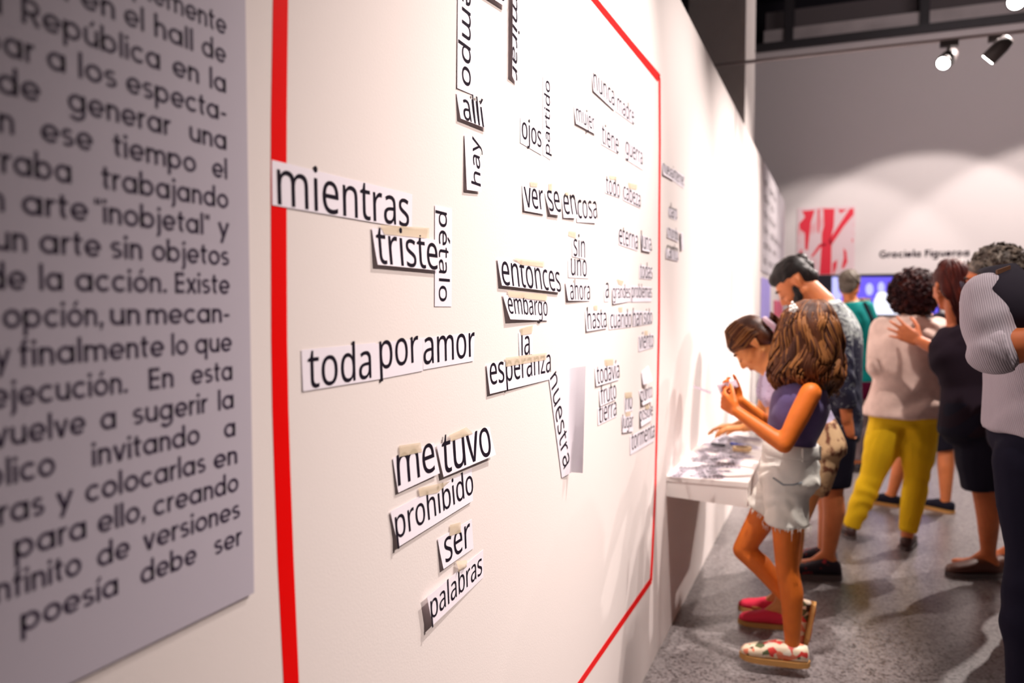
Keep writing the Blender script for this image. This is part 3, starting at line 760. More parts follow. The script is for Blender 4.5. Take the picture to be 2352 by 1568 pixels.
# ------------------------------------------------------------------ red tape outline
TO = 0.0006


def tape_strip(left, right, label):
    bm = bmesh.new()
    th = 0.0005
    a = [bm.verts.new((WX + TO, p.y, p.z)) for p in left]
    b = [bm.verts.new((WX + TO, p.y, p.z)) for p in right]
    a2 = [bm.verts.new((WX, p.y, p.z)) for p in left]
    b2 = [bm.verts.new((WX, p.y, p.z)) for p in right]
    n = len(a)
    for i in range(n - 1):
        bm.faces.new((a[i], b[i], b[i + 1], a[i + 1]))
        bm.faces.new((a2[i], a[i], a[i + 1], a2[i + 1]))
        bm.faces.new((b[i], b2[i], b2[i + 1], b[i + 1]))
    o = obj('red_tape', bm, M_RED)
    origin_to(o, (left[0] + right[-1]) / 2)
    return tag(o, label, 'tape', 'strips of red tape outlining the word area')


def wl(pts, off=0.0):
    return [on_wall(x, y, off) for x, y in pts]


tape_strip(wl([(628, -60), (626.5, 0), (624.5, 120), (622, 270), (621.5, 420), (622, 600), (622.5, 780), (625, 940), (630, 1100), (637, 1290), (646, 1470), (652, 1590)]),
           wl([(662, -60), (661, 0), (659.5, 120), (658, 270), (657.5, 420), (658, 600), (659, 780), (662, 940), (667, 1100), (674, 1290), (682, 1470), (687, 1590)]),
           'thick vertical strip of red tape nearest the camera, left edge of the outlined rectangle')
tape_strip(wl([(1512, 172), (1513, 330), (1512, 480), (1511, 740), (1507.5, 930), (1502.5, 1130), (1492.5, 1330)]),
           wl([(1517, 180), (1517.5, 330), (1516.5, 480), (1515.8, 740), (1512, 930), (1507, 1130), (1498, 1334)]),
           'thin vertical strip of red tape closing the far right side of the outlined rectangle')
tape_strip(wl([(1358, 0), (1300, -70), (1200, -190)] [::-1] + [(on) for on in [(1508, 184)]]) if False else wl([(1240, -140), (1358, 1), (1436, 97), (1510, 188)]),
           wl([(1256, -142), (1375, 1), (1448, 90), (1517, 172)]),
           'slanting strip of red tape along the top of the outlined rectangle')
tape_strip(wl([(1494, 1326), (1420, 1432), (1326, 1568), (1296, 1612)]),
           wl([(1497, 1338), (1427, 1440), (1338, 1569), (1308, 1614)]),
           'slanting strip of red tape along the bottom of the outlined rectangle')

# ------------------------------------------------------------------ paper word cards on the wall
def card(text, quad, base, lift=(1.0, 1.0, 4.0, 4.0), note='', tapes=(), curl=None, vertical=False, name='word_card', fontscale=None):
    """quad: pixel TL,TR,BR,BL in the card's own reading direction; base: pixel start, end of the baseline;
    lift: mm off the wall at TL,TR,BR,BL"""
    TL, TR, BR, BL = [on_wall(x, y, 0.003) for x, y in quad]
    lf = [l * 0.001 for l in lift]

    def pos(u, v, extra=0.0):          # v = 0 top .. 1 bottom
        a = TL.lerp(TR, u); b = BL.lerp(BR, u)
        p = a.lerp(b, v)
        ve = max(v, 0.0) ** 1.4
        h = (lf[0] * (1 - u) + lf[1] * u) * (1 - ve) + (lf[3] * (1 - u) + lf[2] * u) * ve
        y, z = p.y, p.z
        if curl: h, y, z = curl(u, v, h, y, z)
        return Vector((WX + h + extra, y, z))

    def uv(y, z):
        u, v = 0.5, 0.5
        for _ in range(8):
            a = TL.lerp(TR, u); b = BL.lerp(BR, u)
            p = a.lerp(b, v)
            du = (TR - TL).lerp(BR - BL, v); dv = b - a
            m = Matrix(((du.y, dv.y), (du.z, dv.z)))
            r = m.inverted() @ Vector((y - p.y, z - p.z))
            u += r.x; v += r.y
        return u, v
    NU, NV = 14, 8
    bm = bmesh.new()
    front = [[bm.verts.new(pos(i / NU, j / NV)) for j in range(NV + 1)] for i in range(NU + 1)]
    back = [[bm.verts.new(pos(i / NU, j / NV, -0.0003)) for j in range(NV + 1)] for i in range(NU + 1)]
    for i in range(NU):
        for j in range(NV):
            bm.faces.new((front[i][j], front[i][j + 1], front[i + 1][j + 1], front[i + 1][j]))
            bm.faces.new((back[i][j], back[i + 1][j], back[i + 1][j + 1], back[i][j + 1]))
    edge = [(i, 0) for i in range(NU + 1)] + [(NU, j) for j in range(1, NV + 1)] + [(i, NV) for i in range(NU - 1, -1, -1)] + [(0, j) for j in range(NV - 1, 0, -1)]
    rf = [bm.verts.new(front[i][j].co) for i, j in edge]
    rb = [bm.verts.new(back[i][j].co) for i, j in edge]
    for k in range(len(edge)):
        k2 = (k + 1) % len(edge)
        bm.faces.new((rf[k], rf[k2], rb[k2], rb[k]))
    ctr = pos(0.5, 0.5)
    root = empty(name, ctr)
    lab = ('white card with the word ' + text if text else 'blank scrap of white paper') + (', ' + note if note else '')
    tag(root, lab, 'word card', 'paper word cards taped to the wall')
    put(obj('paper', bm, M_PAPER, smooth=True), root)
    if text:
        A = on_wall(*base[0], 0.003); B = on_wall(*base[1], 0.003)
        polys, lo, hi = word_polys(text)
        s = (B - A).length / (hi - lo)
        ex = (B - A).normalized()
        # up = card's left edge direction
        ey = Vector((0, -ex.z, ex.y))
        if ey.dot(TL - BL) < 0: ey = -ey
        fs = fontscale or 1.0
        bm = bmesh.new()
        for flat, tris in polys:
            vs = []
            for px, py in flat:
                q = A + ex * ((px - lo) * s) + ey * (py * s * fs)
                u, v = uv(q.y, q.z)
                vs.append(bm.verts.new(pos(u, v, 0.0005)))
            for tr in tris:
                try: bm.faces.new([vs[i] for i in tr])
                except ValueError: pass
        put(obj('printed_word', bm, M_INK), root)
    for tq in tapes:
        P = [on_wall(x, y, 0.003) for x, y in tq]
        bm = bmesh.new()
        n = 8
        g = []
        rnd = random.Random(str(tq))
        for i in range(n + 1):
            row = []
            for j in range(4):
                p = P[0].lerp(P[1], i / n).lerp(P[3].lerp(P[2], i / n), j / 3)
                u, v = uv(p.y, p.z)
                h = (pos(min(max(u, 0), 1), min(max(v, 0), 1)).x - WX) if v > 0 else lf[0] * max(0.3, 1 + v * 2)
                h = h + 0.0008 + rnd.random() * 0.0006
                jit = (rnd.random() - .5) * 0.0012 if i in (0, n) else 0
                row.append(bm.verts.new((WX + max(h, 0.0006), p.y + jit, p.z)))
            g.append(row)
        for i in range(n):
            for j in range(3):
                bm.faces.new((g[i][j], g[i][j + 1], g[i + 1][j + 1], g[i + 1][j]))
        put(obj('tape_piece', bm, M_MASK, smooth=True), root)
    return root


L0 = (0.8, 0.8, 1.6, 1.6)
L1 = (0.8, 0.8, 4.5, 4.5)
card('mientras', [(627.4, 366.5), (949.6, 446), (947.7, 525.5), (628, 470.7)], [(640, 468.5), (941, 521)], (1, 1, 1.8, 1.6), 'overlapping the thick red tape strip')
card('triste', [(855, 522.7), (1001, 551.5), (1004.5, 621.5), (861.9, 607.8)], [(863, 604), (1001, 619)], (2.5, 5, 7.5, 7.5), 'tucked against the vertical petal card',
     [[(872, 516), (987, 523), (985, 548), (882, 538)]])
card('pétalo', [(1040.5, 479), (1039.5, 704), (1000.5, 703.5), (1001, 470.7)], [(1010, 484), (1010, 691.5)], (1.2, 1.2, 1.5, 1.5), 'reading straight down beside the sad card')
card('hay', [(1068, 436), (1068, 309), (1103, 319), (1103, 441)], [(1101, 428.5), (1101, 319)], (7, 2, 2, 6), 'reading upwards, high on the wall')
card('tiempo', [(1091, -85), (1091, 219), (1051, 202), (1054, -100)], [(1062.5, -95), (1062.5, 190)], (1.5, 1.5, 2.5, 1.5), 'reading downwards at the top edge of the picture')
card('allí', [(1050, 213), (1117, 242), (1116, 297), (1054, 272.5)], [(1062, 274), (1110, 294)], (2, 3, 8, 7), 'washed out by glare below the downward card')
card('mirar', [(1189, -20), (1186, 193), (1170.5, 175.5), (1172, -30)], [(1171, -18), (1171, 175)], (4, 4, 9, 9), 'reading downwards at the top, beside a cut-off card')
card('pero', [(1085, -68), (1162, -40), (1158, 19), (1086, -28)], [(1092, -34), (1157, 6)], (3, 3, 9, 9), 'cut off by the top edge of the picture')
card('ojos', [(1197, 270), (1249, 299), (1246, 356.5), (1197, 327.7)], [(1200.6, 316), (1245, 339)], (0.8, 0.8, 1.4, 1.2), 'touching an upright card on its right')
card('partido', [(1249, 356), (1249, 175), (1267, 186), (1266, 367)], [(1264.5, 357), (1264.5, 189)], (0.8, 0.8, 1.2, 1.2), 'reading upwards right of the eyes card')
card('nunca', [(1361.5, 164.5), (1416, 219), (1412, 255), (1362.4, 209)], [(1364, 203), (1412, 245)], (0.8, 0.8, 3.5, 4.5), 'highest card near the red corner')
card('madre', [(1417, 219), (1460, 258), (1457.5, 286.5), (1416, 256)], [(1419, 253), (1457.5, 286)], L0, 'beside the topmost card at the red corner')
card('mujer', [(1320, 242.7), (1371, 268), (1367.6, 309), (1321.8, 284)], [(1324.5, 277), (1366, 300)], (0.8, 0.8, 5, 5), 'left of a line of two small cards')
card('tiene', [(1382, 285), (1423, 312.6), (1422, 354), (1382.6, 331)], [(1384, 328), (1422, 353)], L0, 'below the mother card')
card('guerra', [(1438, 322), (1478, 348), (1477.5, 390.7), (1437, 364.7)], [(1438.5, 353), (1476.7, 379)], L0, 'near the right red tape in the third row')
card('ver', [(1201, 426), (1250, 440), (1250.4, 492.5), (1203, 484)], [(1205.6, 475), (1248.8, 482)], (1, 1, 5, 5), 'first of four cards in a row', [[(1219, 417), (1237, 419), (1236, 429), (1220, 428)]])
card('se', [(1252.7, 442), (1286, 446.6), (1284, 494.8), (1260, 492)], [(1259, 484), (1286, 487)], (1, 1, 9, 8), 'second of four cards in a row', [[(1262, 421), (1270, 421), (1270, 438), (1262, 437)]])
card('en', [(1292, 453.5), (1324, 459), (1321.6, 500.5), (1294, 500)], [(1296, 491), (1323.5, 493)], (1, 1, 8, 4), 'third of four cards in a row', [[(1300, 440), (1308, 441), (1308, 449), (1300, 448)]])
card('cosa', [(1325, 466), (1372, 470.7), (1369, 512), (1326, 510)], [(1328.5, 501), (1372, 502)], (1, 1, 5, 2), 'fourth of four cards in a row')
card('todo', [(1391, 410), (1425, 423.6), (1424.9, 454.6), (1391.6, 443)], [(1393.4, 442), (1425, 454)], L0, 'start of a short pair under the war card', [[(1400, 402), (1418, 405), (1418, 413), (1402, 411)]])
card('cabeza', [(1433, 426), (1473, 446.6), (1472.4, 478), (1432, 459)], [(1433, 456), (1472, 476)], L0, 'end of a short pair near the right red tape', [[(1444, 418), (1465, 424), (1464, 436), (1446, 432)]])
card('eterna', [(1422.6, 527), (1467.4, 540.7), (1465.5, 576), (1422.6, 561.4)], [(1423, 559), (1466, 573)], L0, 'below the head card')
card('luna', [(1472, 538.4), (1496.8, 547.6), (1492.6, 579), (1474, 575)], [(1473.5, 570), (1496, 577)], (1, 1, 6, 6), 'small and shadowed beside the right red tape')
card('sin', [(1316, 550), (1347, 554.5), (1345.7, 595.8), (1316, 589)], [(1319, 587), (1345, 592)], L0, 'top of a stack of three', [[(1308, 530), (1325, 532), (1324, 547), (1307, 541)]])
card('uno', [(1306.6, 597), (1353.7, 600.4), (1353.7, 639.5), (1307, 637)], [(1313, 631.5), (1349, 635)], L0, 'middle of a stack of three')
card('ahora', [(1299, 648), (1356.5, 653), (1356, 691), (1302, 690)], [(1308, 688), (1356, 688)], (3, 1, 2, 7), 'bottom of a stack of three')
card('entonces', [(1142.5, 593.5), (1286, 623.4), (1283.7, 671.6), (1148, 655.5)], [(1150, 653.5), (1286, 670)], (3, 1, 7.5, 8), 'long card with a wide torn tape on top',
     [[(1180, 592), (1251, 600), (1250, 613), (1196, 608)]])
card('embargo', [(1155, 676), (1259.6, 694.6), (1259, 736), (1164.3, 733)], [(1164, 719.5), (1258.4, 725)], (3, 1, 3, 11), 'under the long then card',
     [[(1166, 668), (1258, 676), (1256, 690), (1168, 682)]])
card('todas', [(1470, 607), (1500, 614), (1498, 642), (1470, 639.4)], [(1471.5, 638), (1499, 640)], L0, 'small card alone by the right red tape')
card('a', [(1389, 653), (1400.8, 653), (1399.6, 692), (1389.8, 693)], [(1392, 684.5), (1399.6, 684)], L0, 'tiny single letter card')
card('grandes', [(1406.5, 659), (1449, 655.5), (1448.5, 692), (1407.7, 698)], [(1408, 685), (1447.8, 684)], (0.8, 0.8, 2, 5), 'after the single letter card', [[(1418, 640), (1434, 645), (1430, 655), (1422, 652)]])
card('problemas', [(1450, 655.5), (1498, 659), (1497, 692.7), (1450, 693.4)], [(1452, 683), (1498, 683)], L0, 'long small card beside the right red tape')
card('hasta', [(1345.5, 713.7), (1394, 716.5), (1394, 753.5), (1346.8, 761)], [(1349.6, 756), (1393.5, 751)], (1, 1, 3.5, 4.5), 'first of four in the lower row', [[(1365, 701), (1374, 701), (1374, 712), (1366, 712)]])
card('cuando', [(1400, 716.5), (1451.6, 715), (1451, 750.7), (1400, 757)], [(1403, 753.5), (1451, 750)], L0, 'second of four in the lower row', [[(1422, 705), (1431, 705), (1431, 717), (1423, 717)]])
card('han', [(1453.8, 712), (1477, 713.7), (1475.7, 746.6), (1454, 750)], [(1455, 749), (1475.7, 746.5)], L0, 'third of four in the lower row')
card('sido', [(1478, 713.7), (1499.9, 715), (1499, 742.5), (1478.5, 745.8)], [(1480, 744), (1499, 742)], L0, 'last of four in the lower row')
card('viento', [(1467.5, 772.7), (1502.3, 767), (1501.8, 797.4), (1468.3, 807.5)], [(1469, 802), (1501.8, 796)], L0, 'alone at the right red tape below the lower row', [[(1481, 759), (1489, 759), (1489, 770), (1482, 770)]])
card('la', [(1193, 764.4), (1225, 760), (1224.8, 812.4), (1194.6, 818)], [(1199.3, 816), (1218, 813)], L0, 'under the however card', [[(1196, 754), (1226, 746), (1223, 766), (1198, 770)]])
card('esperanza', [(1117.8, 837), (1267, 815), (1261.8, 871.4), (1122, 904.3)], [(1124, 883.5), (1266, 853.5)], (3, 1, 2.5, 6.5), 'masking tape across its letters',
     [[(1161, 821), (1255, 809.7), (1255, 826), (1161, 842)]])


def nuestra_curl(u, v, h, y, z):
    # the top edge of the lettering side bends out from the wall
    e = 0.32 * (1 - 0.65 * u)
    k = max(0.0, (e - v) / e)
    return h + 0.030 * k ** 1.2, y - 0.010 * k, z


card('nuestra', [(1318, 839), (1311, 1082), (1291.5, 1097), (1261, 862)], [(1264, 868), (1294, 1078)], (9, 9, 2, 2), 'hanging steeply, one edge curling off', curl=nuestra_curl)
card('todavía', [(1367.4, 845), (1423.6, 831.6), (1421.4, 872), (1368.8, 887)], [(1371.5, 882), (1423, 867)], (1, 1, 3, 4.5), 'top of three at the lower right',
     [[(1390.7, 825), (1410, 824), (1410, 838), (1391, 841)]])
card('fruto', [(1377.5, 896), (1416.8, 886.5), (1414.8, 917), (1378.4, 933)], [(1380.3, 929), (1416, 914)], (1, 1, 3, 4), 'middle of a stack of three at the lower right')
card('tierra', [(1374, 937), (1417.3, 923.5), (1417.3, 956.4), (1375, 977)], [(1377, 972.5), (1416.8, 953)], L0, 'bottom of a stack of three at the lower right')
card('no', [(1436, 914), (1453.8, 910), (1453.8, 943), (1437, 947)], [(1438, 941), (1453, 938)], L0, 'small card under a square of tape', [[(1436.8, 901), (1452.4, 899.5), (1452.4, 913), (1437, 915)]])
card('lugar', [(1429, 956.4), (1454.6, 949.6), (1453.8, 990), (1430, 994)], [(1430.5, 984), (1454.6, 979)], (1, 1, 4, 4), 'under the tiny negative card', [[(1438, 946), (1449, 944), (1449, 955), (1438, 957)]])


def scrap_curl(u, v, h, y, z):
    return h + 0.014 * v * u, y - 0.010 * v * u, z


card('', [(1474, 855), (1490, 840), (1487, 872), (1476, 884)], None, (2, 2, 10, 6), 'curling off the wall above the point card', curl=scrap_curl, name='paper_scrap')
card('punto', [(1468.9, 897.5), (1499, 889), (1496.3, 921), (1474, 931)], [(1472, 924), (1499, 911)], (1, 1, 4, 7), 'under the curling scrap')
card('posible', [(1469, 944), (1500.4, 933), (1496.3, 965), (1471, 980)], [(1470, 968), (1500, 953)], (1, 1, 3, 6), 'under the point card', [[(1483, 931), (1492, 927), (1492, 938), (1484, 941)]])
card('tormenta', [(1448.3, 1001.7), (1503.7, 974), (1503, 1012.6), (1448.8, 1045)], [(1451.6, 1034), (1504, 1003)], L0, 'lowest card at the right red tape')
card('toda', [(695, 803.5), (864.7, 787), (865.4, 872), (698, 898.7)], [(710, 892), (854.5, 867)], (1.2, 1.2, 1.8, 1.8), 'start of the three-card row at lower left')
card('por', [(864.7, 789.7), (973, 776), (973, 851.5), (865.4, 872)], [(874.6, 848), (963.5, 830)], (1.2, 1.2, 1.8, 1.8), 'middle of the three-card row at lower left')
card('amor', [(973, 776), (1092.7, 763.5), (1089, 829), (973.7, 849)], [(974.5, 837), (1092, 817)], (1.2, 1.2, 1.8, 1.8), 'end of the three-card row at lower left')
card('me', [(903.9, 1052), (998.6, 1016.7), (1005.6, 1086), (912.6, 1130.7)], [(912.6, 1116), (997, 1079)], (2, 2, 7, 5), 'left of a tilted pair with crumpled tape',
     [[(918, 1023), (966, 1016), (970, 1037), (918, 1049)]])
card('tuvo', [(1000.4, 1022), (1125, 980), (1130, 1043), (1013.3, 1094.6)], [(1012.6, 1088), (1122.5, 1042)], (5, 3, 12, 8), 'right of a tilted pair with crumpled tape',
     [[(1030, 999), (1070, 981), (1085, 995), (1033, 1013)]])
card('prohibido', [(896.8, 1174.6), (1086, 1076), (1084.6, 1149), (910.9, 1254.6)], [(907, 1238), (1087, 1131)], (3, 1, 5, 7), 'long tilted card below the crumpled tape pair',
     [[(961, 1121), (1035, 1104), (1005, 1131), (963, 1140)]])
card('ser', [(1006.7, 1237.7), (1086, 1192), (1088.8, 1258.8), (1014.4, 1306)], [(1020.7, 1292), (1081, 1252)], (2, 1, 2, 7), 'short card second from the bottom',
     [[(1034.4, 1205), (1058, 1199), (1060, 1222), (1033, 1231)]])
card('palabras', [(971.6, 1369.3), (1112, 1262), (1112, 1325.5), (982, 1434)], [(979.3, 1421), (1108.4, 1316.5)], (11, 1, 1.5, 13), 'lowest card, its left end lifting off the wall',
     [[(1046, 1288), (1066, 1285), (1064.6, 1305), (1045, 1313)]])
# blurred cards beyond the right strip of red tape
card('nueva', [(1522, 373), (1546, 389), (1546, 415), (1522, 401)], [(1524, 396), (1545, 410)], (0.8, 0.8, 6, 6), 'blurred, just beyond the right red tape, upper')
card('internet', [(1546, 387), (1573, 404), (1572, 433), (1546, 414)], [(1547, 410), (1572, 428)], L0, 'blurred, second card beyond the right red tape')
card('claro', [(1536, 476), (1557, 482), (1556, 506), (1537, 499)], [(1537.5, 498), (1556, 504)], L0, 'blurred, alone beyond the right red tape')
card('mundo', [(1533, 521), (1559, 530), (1558, 556), (1533, 545)], [(1535, 543), (1558, 553)], (0.8, 0.8, 4, 4), 'blurred, left of a small upright card')
card('que', [(1570, 534), (1572, 573), (1563, 575), (1561, 533)], [(1563.5, 537), (1564.5, 571)], (1, 1, 8, 8), 'blurred upright card beyond the red tape')
card('canto', [(1530, 570), (1559, 578), (1558, 600), (1530, 593)], [(1532, 592), (1558, 598)], (0.8, 0.8, 4, 4), 'blurred, lowest beyond the right red tape')

# ------------------------------------------------------------------ shelf of word slips
SY0 = on_wall(1531, 1093).y
SZ = on_wall(1531, 1093).z
pr = on_y(1718, 1104, SY0)
SXR = pr.x
SY1 = on_wall(1626, 985).y
sb0 = on_y(1532, 1139, SY0).z
sb1 = on_y(1714, 1166, SY0).z
t = empty('wall_shelf', (WX, (SY0 + SY1) / 2, SZ - 0.05))
tag(t, 'white box shelf fixed to the wall and strewn with word slips', 'shelf')
bm = bmesh.new()
hexa(bm, [(WX, SY0, sb0), (SXR, SY0, sb1), (SXR, SY1, sb1), (WX, SY1, sb0),
          (WX, SY0, SZ - 0.02), (SXR - 0.001, SY0, SZ - 0.02), (SXR - 0.001, SY1, SZ - 0.02), (WX, SY1, SZ - 0.02)])
put(obj('shelf_box', bm, M_SHELF), t)
bm = bmesh.new()
box(bm, WX, SXR + 0.002, SY0 - 0.002, SY1, SZ - 0.02, SZ)
put(obj('shelf_top', bm, M_SHELF), t)

WORDS = ['durante', 'como', 'sobre', 'mundo', 'siempre', 'hombre', 'casa', 'noche', 'agua', 'cuerpo', 'pueblo', 'tiempo', 'cuanto',
         'nada', 'todos', 'cielo', 'ellos', 'entre', 'puerta', 'donde', 'blanco', 'sangre', 'piedra', 'manos', 'verdad', 'otra']
rnd = random.Random(11)
slip_z = SZ
for i in range(39):
    w = WORDS[i % len(WORDS)]
    polys, lo, hi = word_polys(w)
    s = 0.066
    wd = (hi - lo) * s + 0.016
    hh = 0.055
    if i == 0:
        cx, cy, ang = WX + 0.045, SY0 + wd / 2 - 0.006, math.radians(87)
    elif i == 1:
        cx, cy, ang = SXR - 0.17, SY0 + 0.045, math.radians(2)
    else:
        for _ in range(200):
            ang = rnd.uniform(-1.6, 1.6)
            ext = abs(math.cos(ang)) * wd / 2 + abs(math.sin(ang)) * hh / 2 + 0.004
            exy = abs(math.sin(ang)) * wd / 2 + abs(math.cos(ang)) * hh / 2 + 0.004
            if ext * 2 < SXR - WX: break
        cx = rnd.uniform(WX + ext, SXR - ext)
        cy = SY0 + 0.10 + (SY1 - SY0 - 0.22) * (i - 2) / 36.0 + rnd.uniform(-.05, .05)
        cy = min(max(cy, SY0 + exy), SY1 - exy)
    slip_z = SZ + 0.0006 + i * 0.00022
    ex = Vector((math.cos(ang), math.sin(ang), 0)); ey = Vector((-math.sin(ang), math.cos(ang), 0))
    c = Vector((cx, cy, slip_z))
    root = empty('word_slip', c)
    lab = 'loose white paper word slip lying on the white wall shelf among others'
    grp = 'loose word slips on the wall shelf'
    if i == 0:
        lab = 'white paper word slip poking over the near wall-side corner of the shelf'
    if i == 1:
        lab = 'white paper word slip lying square along the near edge of the shelf top'
    tag(root, lab, 'paper slip', grp)
    bm = bmesh.new()
    g = []
    n = 8
    bend = rnd.uniform(0.0, 0.0012)
    for k in range(n + 1):
        u = k / n - 0.5
        h = bend * (1 + math.cos(u * 6.28)) * 0.5
        g.append([bm.verts.new(c + ex * (u * wd) + ey * (v * hh) + Vector((0, 0, h))) for v in (-0.5, 0.5)])
    for k in range(n):
        bm.faces.new((g[k][0], g[k + 1][0], g[k + 1][1], g[k][1]))
    me_ = bmesh.ops.solidify(bm, geom=bm.faces[:], thickness=0.0002)
    put(obj('paper', bm, M_PAPER), root)
    bm = bmesh.new()
    for flat, tris in polys:
        vs = []
        for px, py in flat:
            u = ((px - lo) * s + 0.008) / wd - 0.5
            h = bend * (1 + math.cos(u * 6.28)) * 0.5
            vs.append(bm.verts.new(c + ex * (u * wd) + ey * (py * s - 0.014) + Vector((0, 0, h + 0.0004))))
        for tr in tris:
            try: bm.faces.new([vs[q] for q in tr])
            except ValueError: pass
    put(obj('printed_word', bm, M_INK), root)

PZ = slip_z + 0.001
# things lying on the slips


def marker(px0, px1, colour, label):
    a = on_z(*px0, PZ + 0.007); b = on_z(*px1, PZ + 0.007)
    d = (b - a).normalized()
    root = empty('marker_pen', (a + b) / 2)
    tag(root, label, 'pen')
    L = (b - a).length
    bm = bmesh.new(); tube(bm, [a, a + d * L * 0.6], 0.0075, 12); put(obj('barrel', bm, colour, smooth=True), root)
    bm = bmesh.new(); tube(bm, [a + d * L * 0.6, a + d * L * 0.62, a + d * L * 0.98, b], [0.0082, 0.0085, 0.0085, 0.006], 12); put(obj('pen_cap', bm, colour, smooth=True), root)


marker((1634, 1019), (1665, 1023), mat('grey_plastic', (0.10, 0.10, 0.12), 0.4, 0.5), 'dark grey marker pen lying on the slips in the middle of the shelf')
marker((1680, 1018), (1712, 1026), mat('blue_plastic', (0.01, 0.05, 0.45), 0.4, 0.5), 'blue marker pen lying on the slips beside the girl in shorts')
c = on_z(1704, 1034, PZ)
root = empty('tape_roll', c)
tag(root, 'beige roll of masking tape lying flat on the shelf near the girl', 'tape roll')
M_ROLL = mat('roll_tape', (0.70, 0.50, 0.28), 0.6, 0.3)
bm = bmesh.new()
ro = [[], [], [], []]
for k in range(32):
    a = 2 * math.pi * k / 32
    for q, (r, z) in enumerate(((0.045, 0), (0.045, 0.018), (0.034, 0.018), (0.034, 0))):
        ro[q].append(bm.verts.new(c + Vector((r * math.cos(a), r * math.sin(a), z))))
for q in range(4):
    a = ro[q]; b = ro[(q + 1) % 4]
    for k in range(32): bm.faces.new((a[k], a[(k + 1) % 32], b[(k + 1) % 32], b[k]))
put(obj('tape_ring', bm, M_ROLL), root)
bm = bmesh.new()
ro = [[], [], [], []]
for k in range(32):
    a = 2 * math.pi * k / 32
    for q, (r, z) in enumerate(((0.0339, 0), (0.0339, 0.018), (0.031, 0.018), (0.031, 0))):
        ro[q].append(bm.verts.new(c + Vector((r * math.cos(a), r * math.sin(a), z))))
for q in range(4):
    a = ro[q]; b = ro[(q + 1) % 4]
    for k in range(32): bm.faces.new((a[k], a[(k + 1) % 32], b[(k + 1) % 32], b[k]))
put(obj('cardboard_core', bm, mat('core_card', (0.35, 0.24, 0.14), 0.8)), root)

# ------------------------------------------------------------------ prints on the far stretch of the partition


def wall_print(name, px0, px1, y0, y1, color, label, cat, th=0.012):
    """thin mounted print on the partition between two pixel columns, given heights"""
    ya = on_wall(px0, 700).y; yb_ = on_wall(px1, 700).y
    root = empty(name, (WX, (ya + yb_) / 2, (y0 + y1) / 2))
    tag(root, label, cat)
    bm = bmesh.new(); box(bm, WX, WX + th, ya, yb_, y0, y1)
    put(obj('mounted_sheet', bm, color), root)
    return root, ya, yb_


yA = on_wall(1746, 700).y
root, ya, yb_ = wall_print('wall_text_panel', 1746, 1797, 1.72, 2.72, mat('pale_panel', (0.70, 0.65, 0.68), 0.7), 'pale panel with large blurred grey words on the far stretch of the partition', 'text panel')
bm = bmesh.new()
rr = random.Random(3)
z = 2.52
for row in (('el', 'arte'), ('de', 'la'), ('acción',), ('sin', 'objetos'), ('arte', 'en'), ('la', 'acción')):
    y = ya + 0.12
    for wtxt in row:
        quads, wd = pen_word(wtxt)
        for q in quads:
            vs = [bm.verts.new((WX + 0.0128, y + px * 0.085 * 3.0, z + py * 0.055)) for px, py in q if True]
            if max(v.co.y for v in vs) < yb_ - 0.03: bm.faces.new(vs)
            else:
                for v in vs: bm.verts.remove(v)
        y += wd * 0.085 * 3.0 + 0.25
    z -= 0.145
put(obj('printed_text', bm, mat('grey_print', (0.18, 0.15, 0.16), 0.6)), root)
wall_print('lavender_poster', 1747, 1766, 0.75, 1.66, mat('lavender_print', (0.50, 0.42, 0.95), 0.5), 'plain lavender poster low on the far partition, left of the bearded man', 'poster')
wall_print('pink_poster', 1777, 1796, 0.75, 1.46, mat('pink_print', (0.80, 0.12, 0.16), 0.5), 'plain pinkish red poster on the far partition behind the bearded man', 'poster')

# red and white photo print on the far wall
FY = FARY - 0.02


def fw(px, py, off=0.0):
    return on_y(px, py, FARY - off)


p0 = fw(1832, 478); p1 = fw(1962, 630)
root = empty('red_poster', ((p0.x + p1.x) / 2, FARY, (p0.z + p1.z) / 2))
tag(root, 'red and white abstract print hanging on the far wall above the screen', 'poster')
bm = bmesh.new(); box(bm, p0.x, p1.x, FARY - 0.015, FARY - 0.002, p1.z, p0.z)
put(obj('print_sheet', bm, mat('pink_white_print', (0.80, 0.62, 0.66), 0.6, noise=(3.0, (0.80, 0.30, 0.34), 0.52, 0.8))), root)
SH = [[(830, 195), (915, 195), (908, 330), (892, 400), (892, 470), (888, 700), (800, 700), (815, 480), (818, 380), (835, 320)],
      [(1030, 195), (1060, 192), (1060, 240), (985, 330), (890, 475), (868, 440), (960, 300)],
      [(668, 212), (765, 205), (735, 300), (722, 420), (712, 510), (690, 505), (690, 380), (650, 350), (645, 310), (690, 260)],
      [(860, 455), (800, 462), (735, 556), (750, 562), (812, 486), (860, 480)],
      [(982, 492), (1004, 520), (1012, 600), (985, 650), (968, 645), (985, 570)],
      [(786, 200), (802, 200), (798, 380), (788, 380)],
      [(940, 200), (1010, 200), (960, 232)],
      [(900, 610), (935, 580), (930, 640), (910, 690), (900, 700)],
      [(1045, 420), (1056, 430), (1050, 460)], [(640, 540), (665, 500), (672, 512), (652, 560)]]
bm = bmesh.new()
for poly in SH:
    pts = [fw(1640 + x * 0.3027, 420 + y * 0.3027, 0.016) for x, y in poly]
    pts = [Vector((min(max(p.x, p0.x + 0.005), p1.x - 0.005), p.y, min(max(p.z, p1.z + 0.005), p0.z - 0.005))) for p in pts]
    vs = [bm.verts.new(p) for p in pts]
    for tr in tessellate_polygon([pts]):
        try: bm.faces.new([vs[i] for i in tr])
        except ValueError: pass
put(obj('red_ink', bm, mat('red_print', (0.80, 0.03, 0.06), 0.5)), root)

